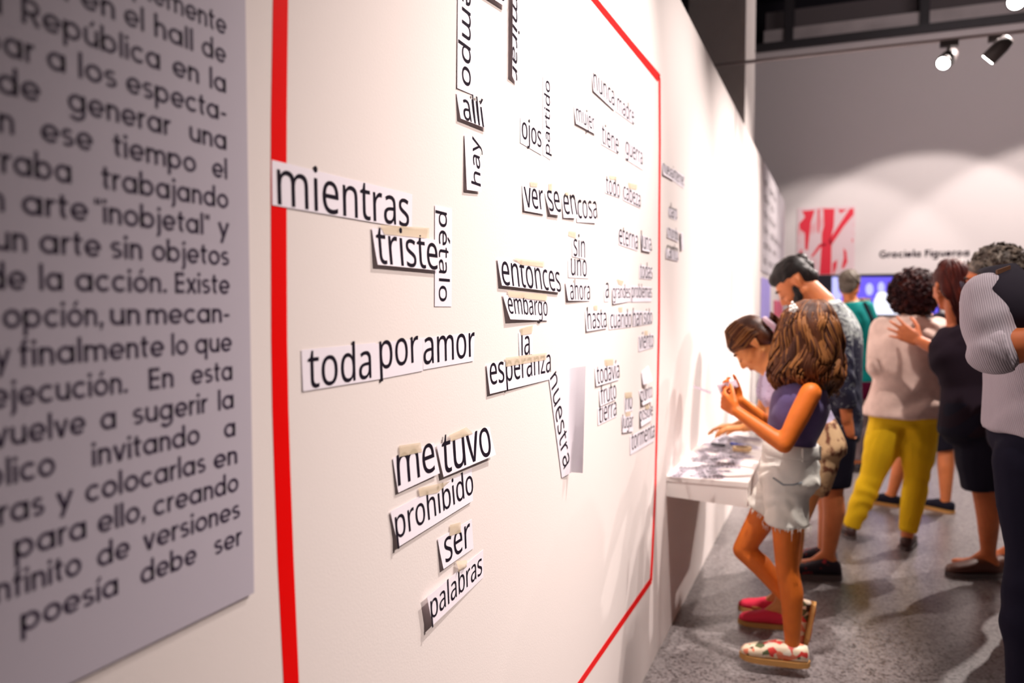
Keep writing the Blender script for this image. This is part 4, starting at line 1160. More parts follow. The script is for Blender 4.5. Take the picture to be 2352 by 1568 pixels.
# name lettering on the far wall
root = empty('wall_lettering', fw(2123, 583))
tag(root, 'dark letters reading Graciela Figueroa painted on the far wall', 'lettering')
bm = bmesh.new()
PW = 0.33
a = fw(2020, 592, 0.004); b = fw(2227, 590, 0.004)
quads, wd = pen_word('Graciela Figueroa', 0.13)
s = (b.x - a.x) / wd
for q in quads:
    bm.faces.new([bm.verts.new((a.x + px * s, a.y, a.z + py * s)) for px, py in q])
put(obj('letters', bm, mat('letter_paint', (0.05, 0.035, 0.045), 0.6)), root)
PW = 0.21

# video screen on the far wall
a = fw(1876, 631, 0.06); b = fw(2160, 726, 0.06)
root = empty('video_screen', ((a.x + b.x) / 2, FARY, (a.z + b.z) / 2))
tag(root, 'wide video screen glowing lavender blue on the far wall behind the visitors', 'screen')
bm = bmesh.new(); box(bm, a.x, b.x, FARY - 0.06, FARY - 0.002, b.z, a.z)
put(obj('screen_frame', bm, mat('screen_frame', (0.01, 0.01, 0.02), 0.3, 0.5)), root)


def glow(name, c, s):
    return mat(name, (0.02, 0.02, 0.03), 0.3, 0.3, emit=(c, s))


def screen_poly(name, pts, m, off):
    P = [fw(x, y, 0.06 + off) for x, y in pts]
    bm = bmesh.new()
    vs = [bm.verts.new(p) for p in P]
    for tr in tessellate_polygon([P]):
        try: bm.faces.new([vs[i] for i in tr])
        except ValueError: pass
    return put(obj(name, bm, m), root)


def oval(cx, cy, rx, ry):
    return [(cx + rx * math.cos(k * math.pi / 10), cy + ry * math.sin(k * math.pi / 10)) for k in range(20)]


screen_poly('display', [(1911, 636), (2155, 636), (2155, 722), (1911, 722)], glow('screen_blue', (0.16, 0.11, 0.95), 1.1), 0.002)
screen_poly('display_image', [(1911, 636), (1930, 636), (1926, 668), (1934, 676), (1930, 690), (1922, 722), (1911, 722)], glow('screen_pale', (0.50, 0.50, 1.0), 1.3), 0.004)
screen_poly('display_image', oval(1997, 664, 9, 14), glow('screen_pale', None, None), 0.004)
screen_poly('display_image', oval(2024, 660, 8, 13), glow('screen_pale', None, None), 0.004)
screen_poly('display_image', [(2008, 690), (2016, 672), (2034, 670), (2044, 690), (2060, 705), (2064, 722), (2006, 722)], glow('screen_white', (0.85, 0.85, 1.0), 1.6), 0.005)

# ------------------------------------------------------------------ spotlights on a ceiling track
M_LAMP = mat('lamp_housing', (0.05, 0.04, 0.04), 0.5, 0.4)
M_LENS = mat('lamp_lens', (0.9, 0.9, 0.9), 0.3, emit=((1.0, 0.97, 0.92), 30.0))
TRY = 5.6
tz = on_y(2179, 94, TRY).z
xa = on_y(1736, 140, TRY).x
t = empty('light_track', (1.6, TRY, tz))
tag(t, 'thin grey lighting track carrying the spotlights under the roof', 'track')
bm = bmesh.new(); box(bm, xa - 1.2, 4.2, TRY - 0.014, TRY + 0.014, tz, tz + 0.016); put(obj('rail', bm, mat('track_paint', (0.34, 0.29, 0.29), 0.7)), t)
for x in (-1.0, 3.6):
    bm = bmesh.new(); box(bm, x - 0.008, x + 0.008, TRY - 0.008, TRY + 0.008, tz + 0.016, CEILZ); put(obj('drop_rod', bm, M_STEEL), t)


def fixture(lens_px, aim, label, TRY=TRY, tz=tz):
    lc = on_y(lens_px[0], lens_px[1], TRY - 0.02)
    d = Vector(aim).normalized()
    root = empty('track_spotlight', lc)
    tag(root, label, 'spotlight', 'spotlights on the ceiling track')
    back = lc - d * 0.15
    bm = bmesh.new()
    tube(bm, [lc - d * 0.004, lc - d * 0.012, back + d * 0.05, back, back - d * 0.01], [0.041, 0.046, 0.045, 0.036, 0.016], 24)
    put(obj('housing', bm, M_LAMP, smooth=True), root)
    bm = bmesh.new()
    tube(bm, [lc - d * 0.006, lc], [0.038, 0.036], 24)
    put(obj('lens', bm, M_LENS), root)
    mid = lc - d * 0.08
    top = Vector((mid.x, TRY, tz - 0.001))
    bm = bmesh.new()
    tube(bm, [mid + Vector((0, 0, 0.036)), Vector((mid.x, TRY, min(tz - 0.02, mid.z + 0.13)))], 0.012, 10)
    tube(bm, [Vector((mid.x, TRY, min(tz - 0.03, mid.z + 0.12))), top], 0.012, 10)
    put(obj('stem', bm, M_LAMP), root)
    bm = bmesh.new(); box(bm, mid.x - 0.05, mid.x + 0.05, TRY - 0.02, TRY + 0.02, tz - 0.035, tz - 0.0005)
    put(obj('track_adaptor', bm, M_LAMP), root)
    return root


fixture((2166, 146), (-0.45, -0.80, -0.62), 'lit white spotlight hanging from the track, facing the camera')
fixture((2268, 138), (-0.75, 0.35, -0.75), 'spotlight hanging from the track, turned away and lighting the wall, right of the lit one')

T2 = 4.5
l2 = on_y(2334, 4, T2)
t = empty('light_track', (l2.x + 0.6, T2, l2.z + 0.26))
tag(t, 'nearer lighting track over the visitors, its spotlight just in view at the top right', 'track')
bm = bmesh.new(); box(bm, l2.x - 0.2, l2.x + 2.5, T2 - 0.018, T2 + 0.018, l2.z + 0.26, l2.z + 0.29); put(obj('rail', bm, MATS['track_paint']), t)
bm = bmesh.new(); box(bm, l2.x + 1.0, l2.x + 1.016, T2 - 0.008, T2 + 0.008, l2.z + 0.29, CEILZ); put(obj('drop_rod', bm, M_STEEL), t)
fixture((2334, 4), (-0.25, -0.90, -0.55), 'bright spotlight hanging closest, cut by the top right corner', T2, l2.z + 0.26)

# ------------------------------------------------------------------ people
def skin_mat(name, c, c2=None):
    return mat(name, c, 0.5, 0.35, noise=(14, c2 or tuple(v * 0.82 for v in c), 0.4, 0.75), sss=0.12)


PROF_M = [(-0.35, .10, .09), (0.0, .135, .10), (.10, .166, .115), (.18, .172, .12), (.42, .148, .110), (.60, .165, .122), (.75, .178, .124), (.88, .160, .102), (.95, .105, .075), (1.0, .060, .058)]
PROF_F = [(-0.35, .10, .09), (0.0, .14, .105), (.10, .172, .122), (.18, .176, .125), (.42, .128, .100), (.60, .145, .120), (.75, .155, .125), (.88, .142, .092), (.95, .092, .066), (1.0, .050, .050)]


def interp(tab, t):
    if t <= tab[0][0]: return tab[0][1:]
    for a, b in zip(tab, tab[1:]):
        if t <= b[0]:
            k = (t - a[0]) / (b[0] - a[0])
            return tuple(x + (y - x) * k for x, y in zip(a[1:], b[1:]))
    return tab[-1][1:]


class Body:
    def __init__(self, J, s=1.0, girth=1.0, prof=PROF_M, limb=1.0):
        self.J = J; self.s = s; self.g = girth; self.prof = prof; self.l = limb
        up = (J['waist'] - J['pelvis']).normalized()
        self.knots = [(-0.6, J['pelvis'] - up * 0.43 * s * .5), (0.18, J['pelvis']), (0.42, J['waist']),
                      (0.72, J['waist'].lerp(J['neck'], .52) + J.get('bow', Vector((0, 0, 0)))), (1.0, J['neck'])]

    def spine(self, t):
        k = self.knots
        for a, b in zip(k, k[1:]):
            if t <= b[0] or b is k[-1]:
                return a[1].lerp(b[1], (t - a[0]) / (b[0] - a[0]))

    def sec(self, t, e=0.0, ew=None):
        p = self.spine(t)
        tg = (self.spine(t + .08) - self.spine(t - .08)).normalized()
        k = min(max((t - .18) / .6, 0), 1)
        lat = self.J['latp'].lerp(self.J['lats'], k).normalized()
        lat = (lat - tg * lat.dot(tg)).normalized()
        fw_ = lat.cross(tg)
        hw, hd = interp(self.prof, t)
        return (p, lat, fw_, hw * self.s * self.g + (ew if ew is not None else e), hd * self.s * self.g + e)

    def torso(self, bm, t0, t1, e=0.0, n=16, seg=28, power=2.3, flare=None):
        secs = []
        for i in range(n + 1):
            t = t0 + (t1 - t0) * i / n
            x = flare(t) if flare else 0.0
            secs.append(self.sec(t, e + x))
        loft(bm, secs, seg, power)

    def arm(self, bm, side, e=0.0, a=0.0, b=2.0, ends=(True, True)):
        """a..b: 0 shoulder, 1 elbow, 2 wrist"""
        J = self.J; s = self.s * self.l
        P = [J['sh' + side], J['el' + side], J['wr' + side]]
        R = [.050 * s, .039 * s, .027 * s]

        def at(t):
            i = 0 if t < 1 else 1
            return P[i].lerp(P[i + 1], t - i), (R[i] + (R[i + 1] - R[i]) * (t - i))
        cuts = [a] + [c for c in (0.45, 1.0, 1.3) if a < c < b] + [b]
        for c0, c1 in zip(cuts, cuts[1:]):
            p0, r0 = at(c0); p1, r1 = at(c1)
            bu = lambda c: (.004 * s if c in (0.45, 1.3) else 0)
            cap(bm, p0, p1, r0 + e + bu(c0), r1 + e + bu(c1), ends=(ends[0] or c0 > a, ends[1] or c1 < b))

    def leg(self, bm, side, e=0.0, a=0.0, b=2.0, taper=0.0, ends=(True, True)):
        J = self.J; s = self.s * self.l
        H, K, A = J['hip' + side], J['kn' + side], J['an' + side]
        lat = J['latp']
        shin = (A - K).normalized()
        back = -lat.cross(-shin).normalized()
        calf = K.lerp(A, .30) + back * (.014 * s)
        pts = [(0.0, H, .088 * s * self.g), (0.5, H.lerp(K, .5), .076 * s * self.g), (1.0, K, .054 * s), (1.3, calf, .056 * s), (2.0, A, .034 * s)]

        def at(t):
            for (t0, p0, r0), (t1, p1, r1) in zip(pts, pts[1:]):
                if t <= t1 + 1e-6:
                    k = (t - t0) / (t1 - t0)
                    return p0.lerp(p1, k), r0 + (r1 - r0) * k
            return pts[-1][1], pts[-1][2]
        cuts = [a] + [c for c, _, _ in pts if a < c < b] + [b]
        for c0, c1 in zip(cuts, cuts[1:]):
            p0, r0 = at(c0); p1, r1 = at(c1)
            cap(bm, p0, p1, r0 + e + taper * (c0 - a), r1 + e + taper * (c1 - a), ends=(ends[0] or c0 > a, ends[1] or c1 < b))
        return at(b)


def head_frame(J):
    f = J['hf'].normalized()
    u = J.get('hu', Vector((0, 0, 1)))
    u = (u - f * u.dot(f)).normalized()
    return f, u, u.cross(f)            # left = up x forward


def head(bm, J, hs):
    c = J['head']
    f, u, l = head_frame(J)

    def P(a, b, d): return c + f * (a * hs) + l * (b * hs) + u * (d * hs)

    def E(a, b, d, ra, rb, rd, tilt=None): ell(bm, P(a, b, d), (f * ra * hs, l * rb * hs, u * rd * hs))
    E(-.015, 0, .035, .098, .077, .085)
    E(.035, 0, -.01, .062, .066, .085)
    E(.030, 0, -.055, .058, .058, .058)
    E(.060, 0, -.098, .030, .034, .024)
    for sgn in (1, -1):
        E(.060, sgn * .036, -.038, .028, .024, .022)
        cap(bm, P(-.005, sgn * .058, -.055), P(.058, sgn * .022, -.100), .020 * hs, .016 * hs)
        E(.078, sgn * .031, -.004, .016, .019, .012)
        E(-.012, sgn * .078, -.012, .018, .007, .030)
        E(-.022, sgn * .080, .000, .014, .008, .020)
        E(.098, sgn * .010, -.046, .010, .009, .008)
    E(.076, 0, .022, .020, .050, .014)
    cap(bm, P(.088, 0, .004), P(.108, 0, -.038), .009 * hs, .013 * hs)
    E(.088, 0, -.066, .012, .024, .008)
    E(.086, 0, -.078, .012, .020, .008)
    cap(bm, P(-.030, 0, -.045), J['neck'].lerp(P(-.030, 0, -.045), -.10), .052 * hs, .056 * hs)


def face_bits(root, J, hs, dark=(0.02, 0.012, 0.01), down=False):
    c = J['head']
    f, u, l = head_frame(J)

    def P(a, b, d): return c + f * (a * hs) + l * (b * hs) + u * (d * hs)
    mb = mat('brow_hair', dark, 0.7)
    me_ = mat('eye_dark', (0.03, 0.02, 0.02), 0.2, 0.6)
    mw = mat('eye_white', (0.75, 0.70, 0.68), 0.3, 0.5)
    for sgn in (1, -1):
        bm = bmesh.new()
        tube(bm, [P(.094, sgn * .014, .020), P(.093, sgn * .034, .025), P(.080, sgn * .054, .018)], [.004 * hs, .005 * hs, .002 * hs], 8)
        put(obj('eyebrow', bm, mb, smooth=True), root)
        if down:                       # looking down: only the lash line shows
            bm = bmesh.new()
            tube(bm, [P(.092, sgn * .016, -.012), P(.096, sgn * .031, -.016), P(.088, sgn * .048, -.012)], [.0015 * hs, .0028 * hs, .0012 * hs], 8)
            put(obj('eyelash', bm, mb, smooth=True), root)
            continue
        bm = bmesh.new(); ell(bm, P(.083, sgn * .031, -.006), (f * .0135 * hs, l * .014 * hs, u * .009 * hs), 14, 8)
        e = put(obj('eye', bm, mw, smooth=True), root)
        bm = bmesh.new(); ell(bm, P(.0945, sgn * .031, -.007), (f * .003 * hs, l * .006 * hs, u * .006 * hs), 12, 6)
        put(obj('pupil', bm, me_, smooth=True), e)
    bm = bmesh.new()
    ell(bm, P(.096, 0, -.072), (f * .006 * hs, l * .021 * hs, u * .0065 * hs), 14, 8)
    put(obj('lips', bm, mat('lips', (0.40, 0.10, 0.08), 0.45), smooth=True), root)


def hand(bm, w, d, n, t, s=1.0, curl=(25, 30, 20), spread=6, thumb=35, fs=1.0):
    """w wrist, d pointing direction, n palm-facing normal, t thumb side; returns knuckle centre"""
    d = d.normalized(); n = (n - d * n.dot(d)).normalized(); t = (t - d * t.dot(d) - n * t.dot(n)).normalized()
    L = [.068, .077, .071, .056]
    rad = [.0085, .0088, .0083, .0074]
    kn = []
    for i in range(4):
        off = (1.5 - i) * .0195 * s
        k = w + d * ((.088 - abs(i - 1.2) * .006) * s) + t * off
        kn.append(k)
        cap(bm, w + d * (.012 * s) + t * (off * .55), k, .0150 * s, .0115 * s, 10)
        a = math.radians((1.5 - i) * spread)
        dd = (d * math.cos(a) + t * math.sin(a)).normalized()
        p = k; ang = 0
        for q, fr in enumerate((.46, .30, .24)):
            ang += math.radians(curl[q] * (1 + .12 * i))
            v = dd * math.cos(ang) + n * math.sin(ang)
            p2 = p + v * (L[i] * fr * s)
            cap(bm, p, p2, rad[i] * s * (1 - .08 * q) * fs, rad[i] * s * (1 - .08 * (q + 1)) * fs, 10)
            p = p2
    ell(bm, w + d * (.045 * s), (d * .045 * s, t * .036 * s, n * .014 * s))
    b = w + d * (.022 * s) + t * (.026 * s) + n * (.004 * s)
    a = math.radians(thumb)
    v1 = (d * math.cos(a) + t * math.sin(a) + n * .35).normalized()
    p1 = b + v1 * (.040 * s)
    v2 = (d * math.cos(a * .55) + t * math.sin(a * .55) + n * .45).normalized()
    p2 = p1 + v2 * (.032 * s)
    v3 = (d * math.cos(a * .3) + t * math.sin(a * .3) + n * .5).normalized()
    p3 = p2 + v3 * (.026 * s)
    cap(bm, w + d * (.012 * s) + t * (.012 * s), b, .016 * s, .014 * s, 10)
    cap(bm, b, p1, .0135 * s, .0105 * s, 10); cap(bm, p1, p2, .0102 * s, .0092 * s, 10); cap(bm, p2, p3, .0092 * s, .0075 * s, 10)
    return w + d * (.09 * s)


def foot(bm, an, d, up, s):
    side = d.cross(up)
    g = an - up * (.055 * s)
    cap(bm, an, g - d * (.03 * s), .033 * s, .026 * s)
    cap(bm, g - d * (.03 * s), g + d * (.09 * s), .026 * s, .024 * s)
    ell(bm, g + d * (.10 * s) - up * (.006 * s), (d * .07 * s, side * .038 * s, up * .020 * s))
    cap(bm, an + d * .01 * s, g + d * (.08 * s), .030 * s, .020 * s)


def shoe(root, an, d, up, s, m_up, m_sole, low=False, name='shoe', sole_h=.018, laces=None, h_ank=.072):
    d = d.normalized(); up = (up - d * up.dot(d)).normalized()
    side = d.cross(up)
    o = an - up * (h_ank * s)
    hk = 0.78 if low else 1.0
    SEC = [(-.062, .012, .030), (-.056, .027, .060), (-.030, .036, .082 * hk), (.02, .039, .086 * hk), (.06, .042, .068), (.105, .046, .052), (.15, .044, .042), (.180, .032, .033), (.196, .012, .020)]
    bm = bmesh.new()
    loft(bm, [(o + d * (x * s) + up * (sole_h * s + h * s * .5), side, up, w * s, h * s * .5) for x, w, h in SEC], 20, 2.6)
    sh = put(obj(name, bm, m_up, smooth=True), root)
    bm = bmesh.new()
    n = 30
    for k0 in (0,):
        lo = []; hi = []
        for i in range(n):
            a = 2 * math.pi * i / n
            x = .067 + .135 * math.cos(a)
            w = interp([(x_, w_ * 1.04) for x_, w_, _ in SEC], x)[0]
            w = max(w, .012)
            y = w * math.sin(a) / max(abs(math.sin(a)), .35) if abs(math.sin(a)) > .35 else w * math.sin(a) / .35
            lo.append(bm.verts.new(o + d * (x * s) + side * (y * s)))
            hi.append(bm.verts.new(o + d * (x * s) + side * (y * s) + up * (sole_h * 1.25 * s)))
        skin(bm, [lo, hi])
    put(obj('sole', bm, m_sole), sh)
    if laces:
        bm = bmesh.new()
        for k in range(4):
            x = .045 + .02 * k
            w, h = interp([(a_, b_, c_) for a_, b_, c_ in SEC], x)
            tube(bm, [o + d * (x * s) + side * (q * w * .6 * s) + up * ((sole_h + h * (1 - .18 * abs(q))) * s + .002) for q in (-1, -.3, .3, 1)], .003, 6)
        put(obj('laces', bm, laces), sh)
    return sh


def locks(name, secs, n, r, m, parent, t0=0.0, t1=1.0, wave=0.10, amp=0.012, seed=1, seg=6, out=0.0, flat=0.45, m2=None, frac2=0.0, arc=(0, 360), steps=14, taper=True, coherent=False):
    """hair strands running down a stack of elliptical sections (centre, u, v, ru, rv)"""
    rnd = random.Random(seed)
    bm = bmesh.new()
    idx = []
    for k in range(n):
        a0 = math.radians(arc[0] + (arc[1] - arc[0]) * (k + rnd.random()) / n)
        if coherent:
            ph = 1.6 * math.sin(a0 * 2.0 + seed) + 1.1 * math.sin(a0 * 5.0) + rnd.uniform(-.35, .35)
            fr = 15.0 + 2.0 * math.sin(a0 * 3.0)
        else:
            ph = rnd.random() * 6.28
            fr = rnd.uniform(7, 11)
        s0 = t0 + rnd.random() * 0.08
        s1 = t1 - rnd.random() * 0.14
        pts = []; rad = []
        rr_ = r * rnd.uniform(.7, 1.25)
        o0 = out + rnd.uniform(-.3, .5) * r
        for i in range(steps + 1):
            q = i / steps
            t = s0 + (s1 - s0) * q
            x = t * (len(secs) - 1)
            i0 = min(int(x), len(secs) - 2); w_ = x - i0
            A, B = secs[i0], secs[i0 + 1]
            c = A[0].lerp(B[0], w_); u = A[1]; v = A[2]
            ru = A[3] + (B[3] - A[3]) * w_; rv = A[4] + (B[4] - A[4]) * w_
            aa = a0 + wave * math.sin(fr * t + ph) * t
            k2 = o0 + amp * math.sin(fr * 1.3 * t + ph * 2) * t
            pts.append(c + u * (math.cos(aa) * (ru + k2)) + v * (math.sin(aa) * (rv + k2)))
            rad.append(rr_ * (0.35 + 0.65 * math.sin(math.pi * (0.12 + 0.80 * q))) if taper else rr_)
        f0 = len(bm.faces)
        tube(bm, pts, rad, seg)
        bm.faces.ensure_lookup_table()
        mi = 1 if (m2 and rnd.random() < frac2) else 0
        for fi in range(f0, len(bm.faces)): bm.faces[fi].material_index = mi
    o = obj(name, bm, m, parent, True)
    if m2: o.data.materials.append(m2)
    return o


def hat(J, hs, secs):
    """sections in the head frame: (forward, left, up) offsets, radii along left and forward"""
    f, u, l = head_frame(J)
    return [(J['head'] + f * (a * hs) + l * (b * hs) + u * (d * hs), l, f, rl * hs, rf * hs) for a, b, d, rl, rf in secs]


def V(*a): return Vector(a)


def plane_pts(Y0):
    return lambda px, py, dy=0.0: on_y(px, py, Y0 + dy)


# ================================================================== girl with long wavy hair
g0 = on_z(1788, 1524)
q = plane_pts(g0.y)
J = dict(pelvis=q(1812, 1092), waist=q(1818, 1005), neck=q(1856, 856), head=q(1848, 768), hf=V(-.82, .12, -.5),
         latp=V(0.12, -1, 0).normalized(), lats=V(0.05, -1, 0).normalized(),
         shL=q(1862, 902, -.135), elL=q(1801, 1022, -.19), wrL=q(1692, 944, -.13),
         shR=q(1836, 892, .135), elR=q(1775, 985, .17), wrR=q(1700, 920, .06),
         hipL=q(1806, 1118, -.068), knL=q(1808, 1308, -.075), anL=q(1820, 1488, -.07),
         hipR=q(1792, 1118, .068), knR=q(1707, 1262, .075), anR=q(1834, 1402, .055))
B = Body(J, .86, .92, PROF_F, .92)
root = empty('person', (g0.x, g0.y, 0))
tag(root, 'girl with long wavy brown hair, purple tank top and frayed white denim shorts', 'person')
M_SK_G = skin_mat('tan_skin', (0.70, 0.165, 0.018))
bm = bmesh.new()
B.torso(bm, -0.02, 1.0)
for sd in 'LR': B.arm(bm, sd); B.leg(bm, sd)
head(bm, J, .98)
dL = q(1640, 902, -.06) - J['wrL']
hL = hand(bm, J['wrL'], dL, V(.2, .9, .35), V(-.1, .3, .9), .92, (35, 38, 25), 5, 30)
dR = q(1655, 884, .02) - J['wrR']
hR = hand(bm, J['wrR'], dR, V(0, -.8, .5), V(-.1, -.3, .9), .92, (32, 36, 25), 5, 30)
foot(bm, J['anL'], V(-1, -.05, 0), V(0, 0, 1), .86)
foot(bm, J['anR'], V(-.16, 0, -.98), V(-.98, 0, .16), .80)
body = blob('body', bm, M_SK_G, root, .0055, 6, [(J['wrL'] + dL.normalized() * .09, .10), (J['wrR'] + dR.normalized() * .09, .10), (J['head'] + J['hf'].normalized() * .09, .07)])
face_bits(root, J, .98, down=True)
# tank top
M_TANK = mat('purple_jersey', (0.105, 0.075, 0.20), 0.8, 0.2, bump=(60, 0.3, 0.003), sheen=.2)
bm = bmesh.new()
B.torso(bm, .30, .915, .011)
blob('tank_top', bm, M_TANK, root, .007, 4, wrinkle=(.0035, 55, V(.3, .2, 1)))
# denim shorts with frayed hems
M_DENIM = mat('white_denim', (0.76, 0.74, 0.67), 0.85, 0.15, noise=(9, (0.60, 0.60, 0.58), .45, .8), bump=(90, .35, .003))
bm = bmesh.new()
B.torso(bm, -.04, .40, .016)
for sd, b in (('L', .46), ('R', .40)):
    B.leg(bm, sd, .020, 0, b, .010, ends=(True, False))
sh = blob('denim_shorts', bm, M_DENIM, root, .007, 4, wrinkle=(.003, 95, V(.25, .1, 1)))
bm = bmesh.new()
rnd = random.Random(5)
for sd, b in (('L', .46), ('R', .40)):
    c, r = B.J['hip' + sd].lerp(B.J['kn' + sd], b), .088
    ax = (B.J['kn' + sd] - B.J['hip' + sd]).normalized()
    u, v = frame_of(ax)
    for k in range(70):
        a = rnd.random() * 6.28
        p = c + u * math.cos(a) * r + v * math.sin(a) * r - ax * .006
        l = rnd.uniform(.006, .02) if rnd.random() < .9 else .045
        tube(bm, [p, p + ax * l * .5 + V(rnd.uniform(-.004, .004), rnd.uniform(-.004, .004), 0), p + ax * l], [.0012, .001, .0006], 4)
tag(put(obj('frayed_threads', bm, M_DENIM), sh), kind='stuff')
bm = bmesh.new()
for t_ in (.345,):
    secs = [B.sec(.325, .0175), B.sec(.33, .020), B.sec(.395, .020), B.sec(.40, .0175)]
    loft(bm, secs, 40, 2.3)
put(obj('waistband', bm, M_DENIM, smooth=True), sh)
bm = bmesh.new()
for k in range(3):
    p, la, fo, rw, rd = B.sec(.36, .022)
    a = math.radians((200, 255, 320)[k])
    c = p + la * (math.cos(a) * rw * -1) + fo * (math.sin(a) * rd)
    tube(bm, [c - V(0, 0, .03), c, c + V(0, 0, .022)], [.005, .006, .005], 6)
put(obj('belt_loop', bm, M_DENIM), sh)
bm = bmesh.new()
p, la, fo, rw, rd = B.sec(.16, .021)
pk = [p + la * (rw * .97) + fo * (rd * x) + V(0, 0, z) - la * (abs(x) ** 2 * .05) for x, z in ((.55, .02), (.25, .0), (-.05, .005), (-.3, .015))]
tube(bm, pk, .003, 6)
put(obj('pocket_seam', bm, mat('seam_blue', (0.20, 0.24, 0.27), .8)), sh)
# floral espadrilles
M_FLORAL = bpy.data.materials.new('floral_canvas')
M_FLORAL.use_nodes = True
nt = M_FLORAL.node_tree
vn = nt.nodes.new('ShaderNodeTexVoronoi'); vn.inputs['Scale'].default_value = 42
tc = nt.nodes.new('ShaderNodeTexCoord'); nt.links.new(tc.outputs['Object'], vn.inputs['Vector'])
sp_ = nt.nodes.new('ShaderNodeSeparateColor'); nt.links.new(vn.outputs['Color'], sp_.inputs['Color'])
rp = nt.nodes.new('ShaderNodeValToRGB'); rp.color_ramp.interpolation = 'CONSTANT'
es = rp.color_ramp.elements
es[0].position = 0; es[0].color = (.80, .66, .48, 1); es[1].position = .36; es[1].color = (.70, .05, .04, 1)
for ps, c_ in ((.55, (.78, .22, .12, 1)), (.68, (.10, .12, .05, 1)), (.78, (.85, .76, .62, 1)), (.93, (.06, .03, .02, 1))):
    e_ = es.new(ps); e_.color = c_
nt.links.new(sp_.outputs['Red'], rp.inputs['Fac']); nt.links.new(rp.outputs['Color'], nt.nodes['Principled BSDF'].inputs['Base Color'])
M_JUTE = mat('jute_sole', (0.50, 0.26, 0.09), .9, .1, bump=(220, .5, .002))
shoe(root, J['anL'], V(-1, -.05, 0), V(0, 0, 1), .96, M_FLORAL, M_JUTE, True, h_ank=.064)
shoe(root, J['anR'], V(-.16, 0, -.98), V(-.98, 0, .16), .80, M_FLORAL, M_JUTE, True)
# hair
M_HAIR_B = mat('brown_hair', (0.045, 0.013, 0.006), .5, .25, noise=(26, (0.16, 0.052, 0.018), .42, .75, (1, 1, .25)))
M_HAIR_G = mat('golden_hair', (0.27, 0.105, 0.028), .5, .25, noise=(20, (0.12, 0.042, 0.013), .4, .75, (1, 1, .25)))
FH = V(FWD.x, FWD.y, 0).normalized()


def hair_secs(rows, Y):
    out = []
    for y, xl, xr, dp, off in rows:
        a = on_y(xl, y, Y); b = on_y(xr, y, Y)
        out.append(((a + b) / 2 + FH * off, RGT.copy(), FH.copy(), (b - a).dot(RGT) / 2, dp))
    return out


rows = [(688, 1848, 1892, .030, .0), (698, 1818, 1908, .070, .0), (715, 1798, 1919, .095, .0), (745, 1787, 1930, .115, .0), (785, 1777, 1939, .125, .0),
        (825, 1766, 1942, .130, 0), (860, 1764, 1940, .120, 0), (885, 1774, 1936, .095, .02), (908, 1800, 1930, .06, .03)]
HS = hair_secs(rows, g0.y)
bm = bmesh.new()
loft(bm, [(c_, u_, v_, a_ - .008, b_ - .008) for c_, u_, v_, a_, b_ in HS[:8]], 28)
hr = blob('hair', bm, M_HAIR_B, root, .009, 4)
locks('hair_strands', HS, 420, .0046, M_HAIR_B, hr, .0, .98, .13, .010, 4, m2=M_HAIR_G, frac2=.28, out=-.002, steps=34, coherent=True)
locks('loose_waves', HS, 170, .0040, M_HAIR_G, hr, .25, 1.04, .20, .018, 14, m2=M_HAIR_B, frac2=.4, out=.003, steps=34, coherent=True)
# flower clip
c = on_y(1822, 708, g0.y - .112)
clip = None
bm = bmesh.new()
for k in range(5):
    a = 2 * math.pi * k / 5
    ell(bm, c + RGT * (.010 * math.cos(a)) + V(0, 0, .010 * math.sin(a)), (RGT * .008, FH * .004, V(0, 0, .008)), 10, 6)
ell(bm, c - FH * .003, (RGT * .005, FH * .004, V(0, 0, .005)), 10, 6)
ell(bm, c + RGT * -.004 + V(0, 0, .020), (RGT * .005, FH * .004, V(0, 0, .007)), 10, 6)
put(obj('flower_clip', bm, mat('clip_white', (.95, .94, .90), .4), smooth=True), root)
# papers she holds


def sheet(name, pts, label, cat, th=.0004):
    bm = bmesh.new()
    vs = [bm.verts.new(p) for p in pts]
    f_ = bm.faces.new(vs)
    bmesh.ops.solidify(bm, geom=[f_], thickness=th)
    o = obj(name, bm, M_PAPER)
    origin_to(o, sum(pts, V(0, 0, 0)) / len(pts))
    return tag(o, label, cat)


sheet('paper_slip', [q(1646, 884, -.03), q(1690, 872, -.02), q(1697, 890, .05), q(1655, 904, .03)], 'white paper slip held up in both hands by the girl in denim shorts', 'paper slip')
sheet('paper_strip', [q(1592, 884, .0), q(1634, 899, -.04), q(1632, 905, -.04), q(1591, 889, .0)], 'narrow white paper strip sticking out of the girl\'s fingers towards the wall', 'paper slip')

M_DARKHAIR = mat('black_hair', (0.010, 0.007, 0.007), .5, .25, noise=(40, (0.03, 0.02, 0.018), .45, .75, (1, 1, .3)))
M_SK_W = skin_mat('warm_skin', (0.66, 0.21, 0.075))
M_SK_D = skin_mat('ruddy_skin', (0.55, 0.15, 0.05))


def rel(J, hs, rows):
    return hat(J, hs, rows)


# ================================================================== bearded man with a top knot
g1 = on_z(1890, 1316)
q = plane_pts(g1.y)
J = dict(pelvis=q(1918, 985), waist=q(1920, 880), neck=q(1888, 692), head=q(1826, 650), hf=V(-.70, .05, -.66), hu=V(-.66, 0, .75),
         latp=V(-.10, -1, 0).normalized(), lats=V(-.1, -1, 0).normalized(), bow=V(.025, 0, .02),
         shL=q(1920, 728, -.17), elL=q(1938, 868, -.20), wrL=q(1945, 962, -.17),
         shR=q(1888, 720, .18), elR=q(1835, 870, .22), wrR=q(1760, 930, .16),
         hipL=q(1918, 1010, -.09), knL=q(1912, 1130, -.09), anL=q(1902, 1273, -.09),
         hipR=q(1908, 1010, .09), knR=q(1900, 1132, .09), anR=q(1893, 1268, .09))
B = Body(J, 1.0, .93, PROF_M, 1.0)
root = empty('person', (g1.x, g1.y, 0))
tag(root, 'bearded man with a dark top knot, patterned navy shirt and dark shorts, head bowed', 'person')
bm = bmesh.new()
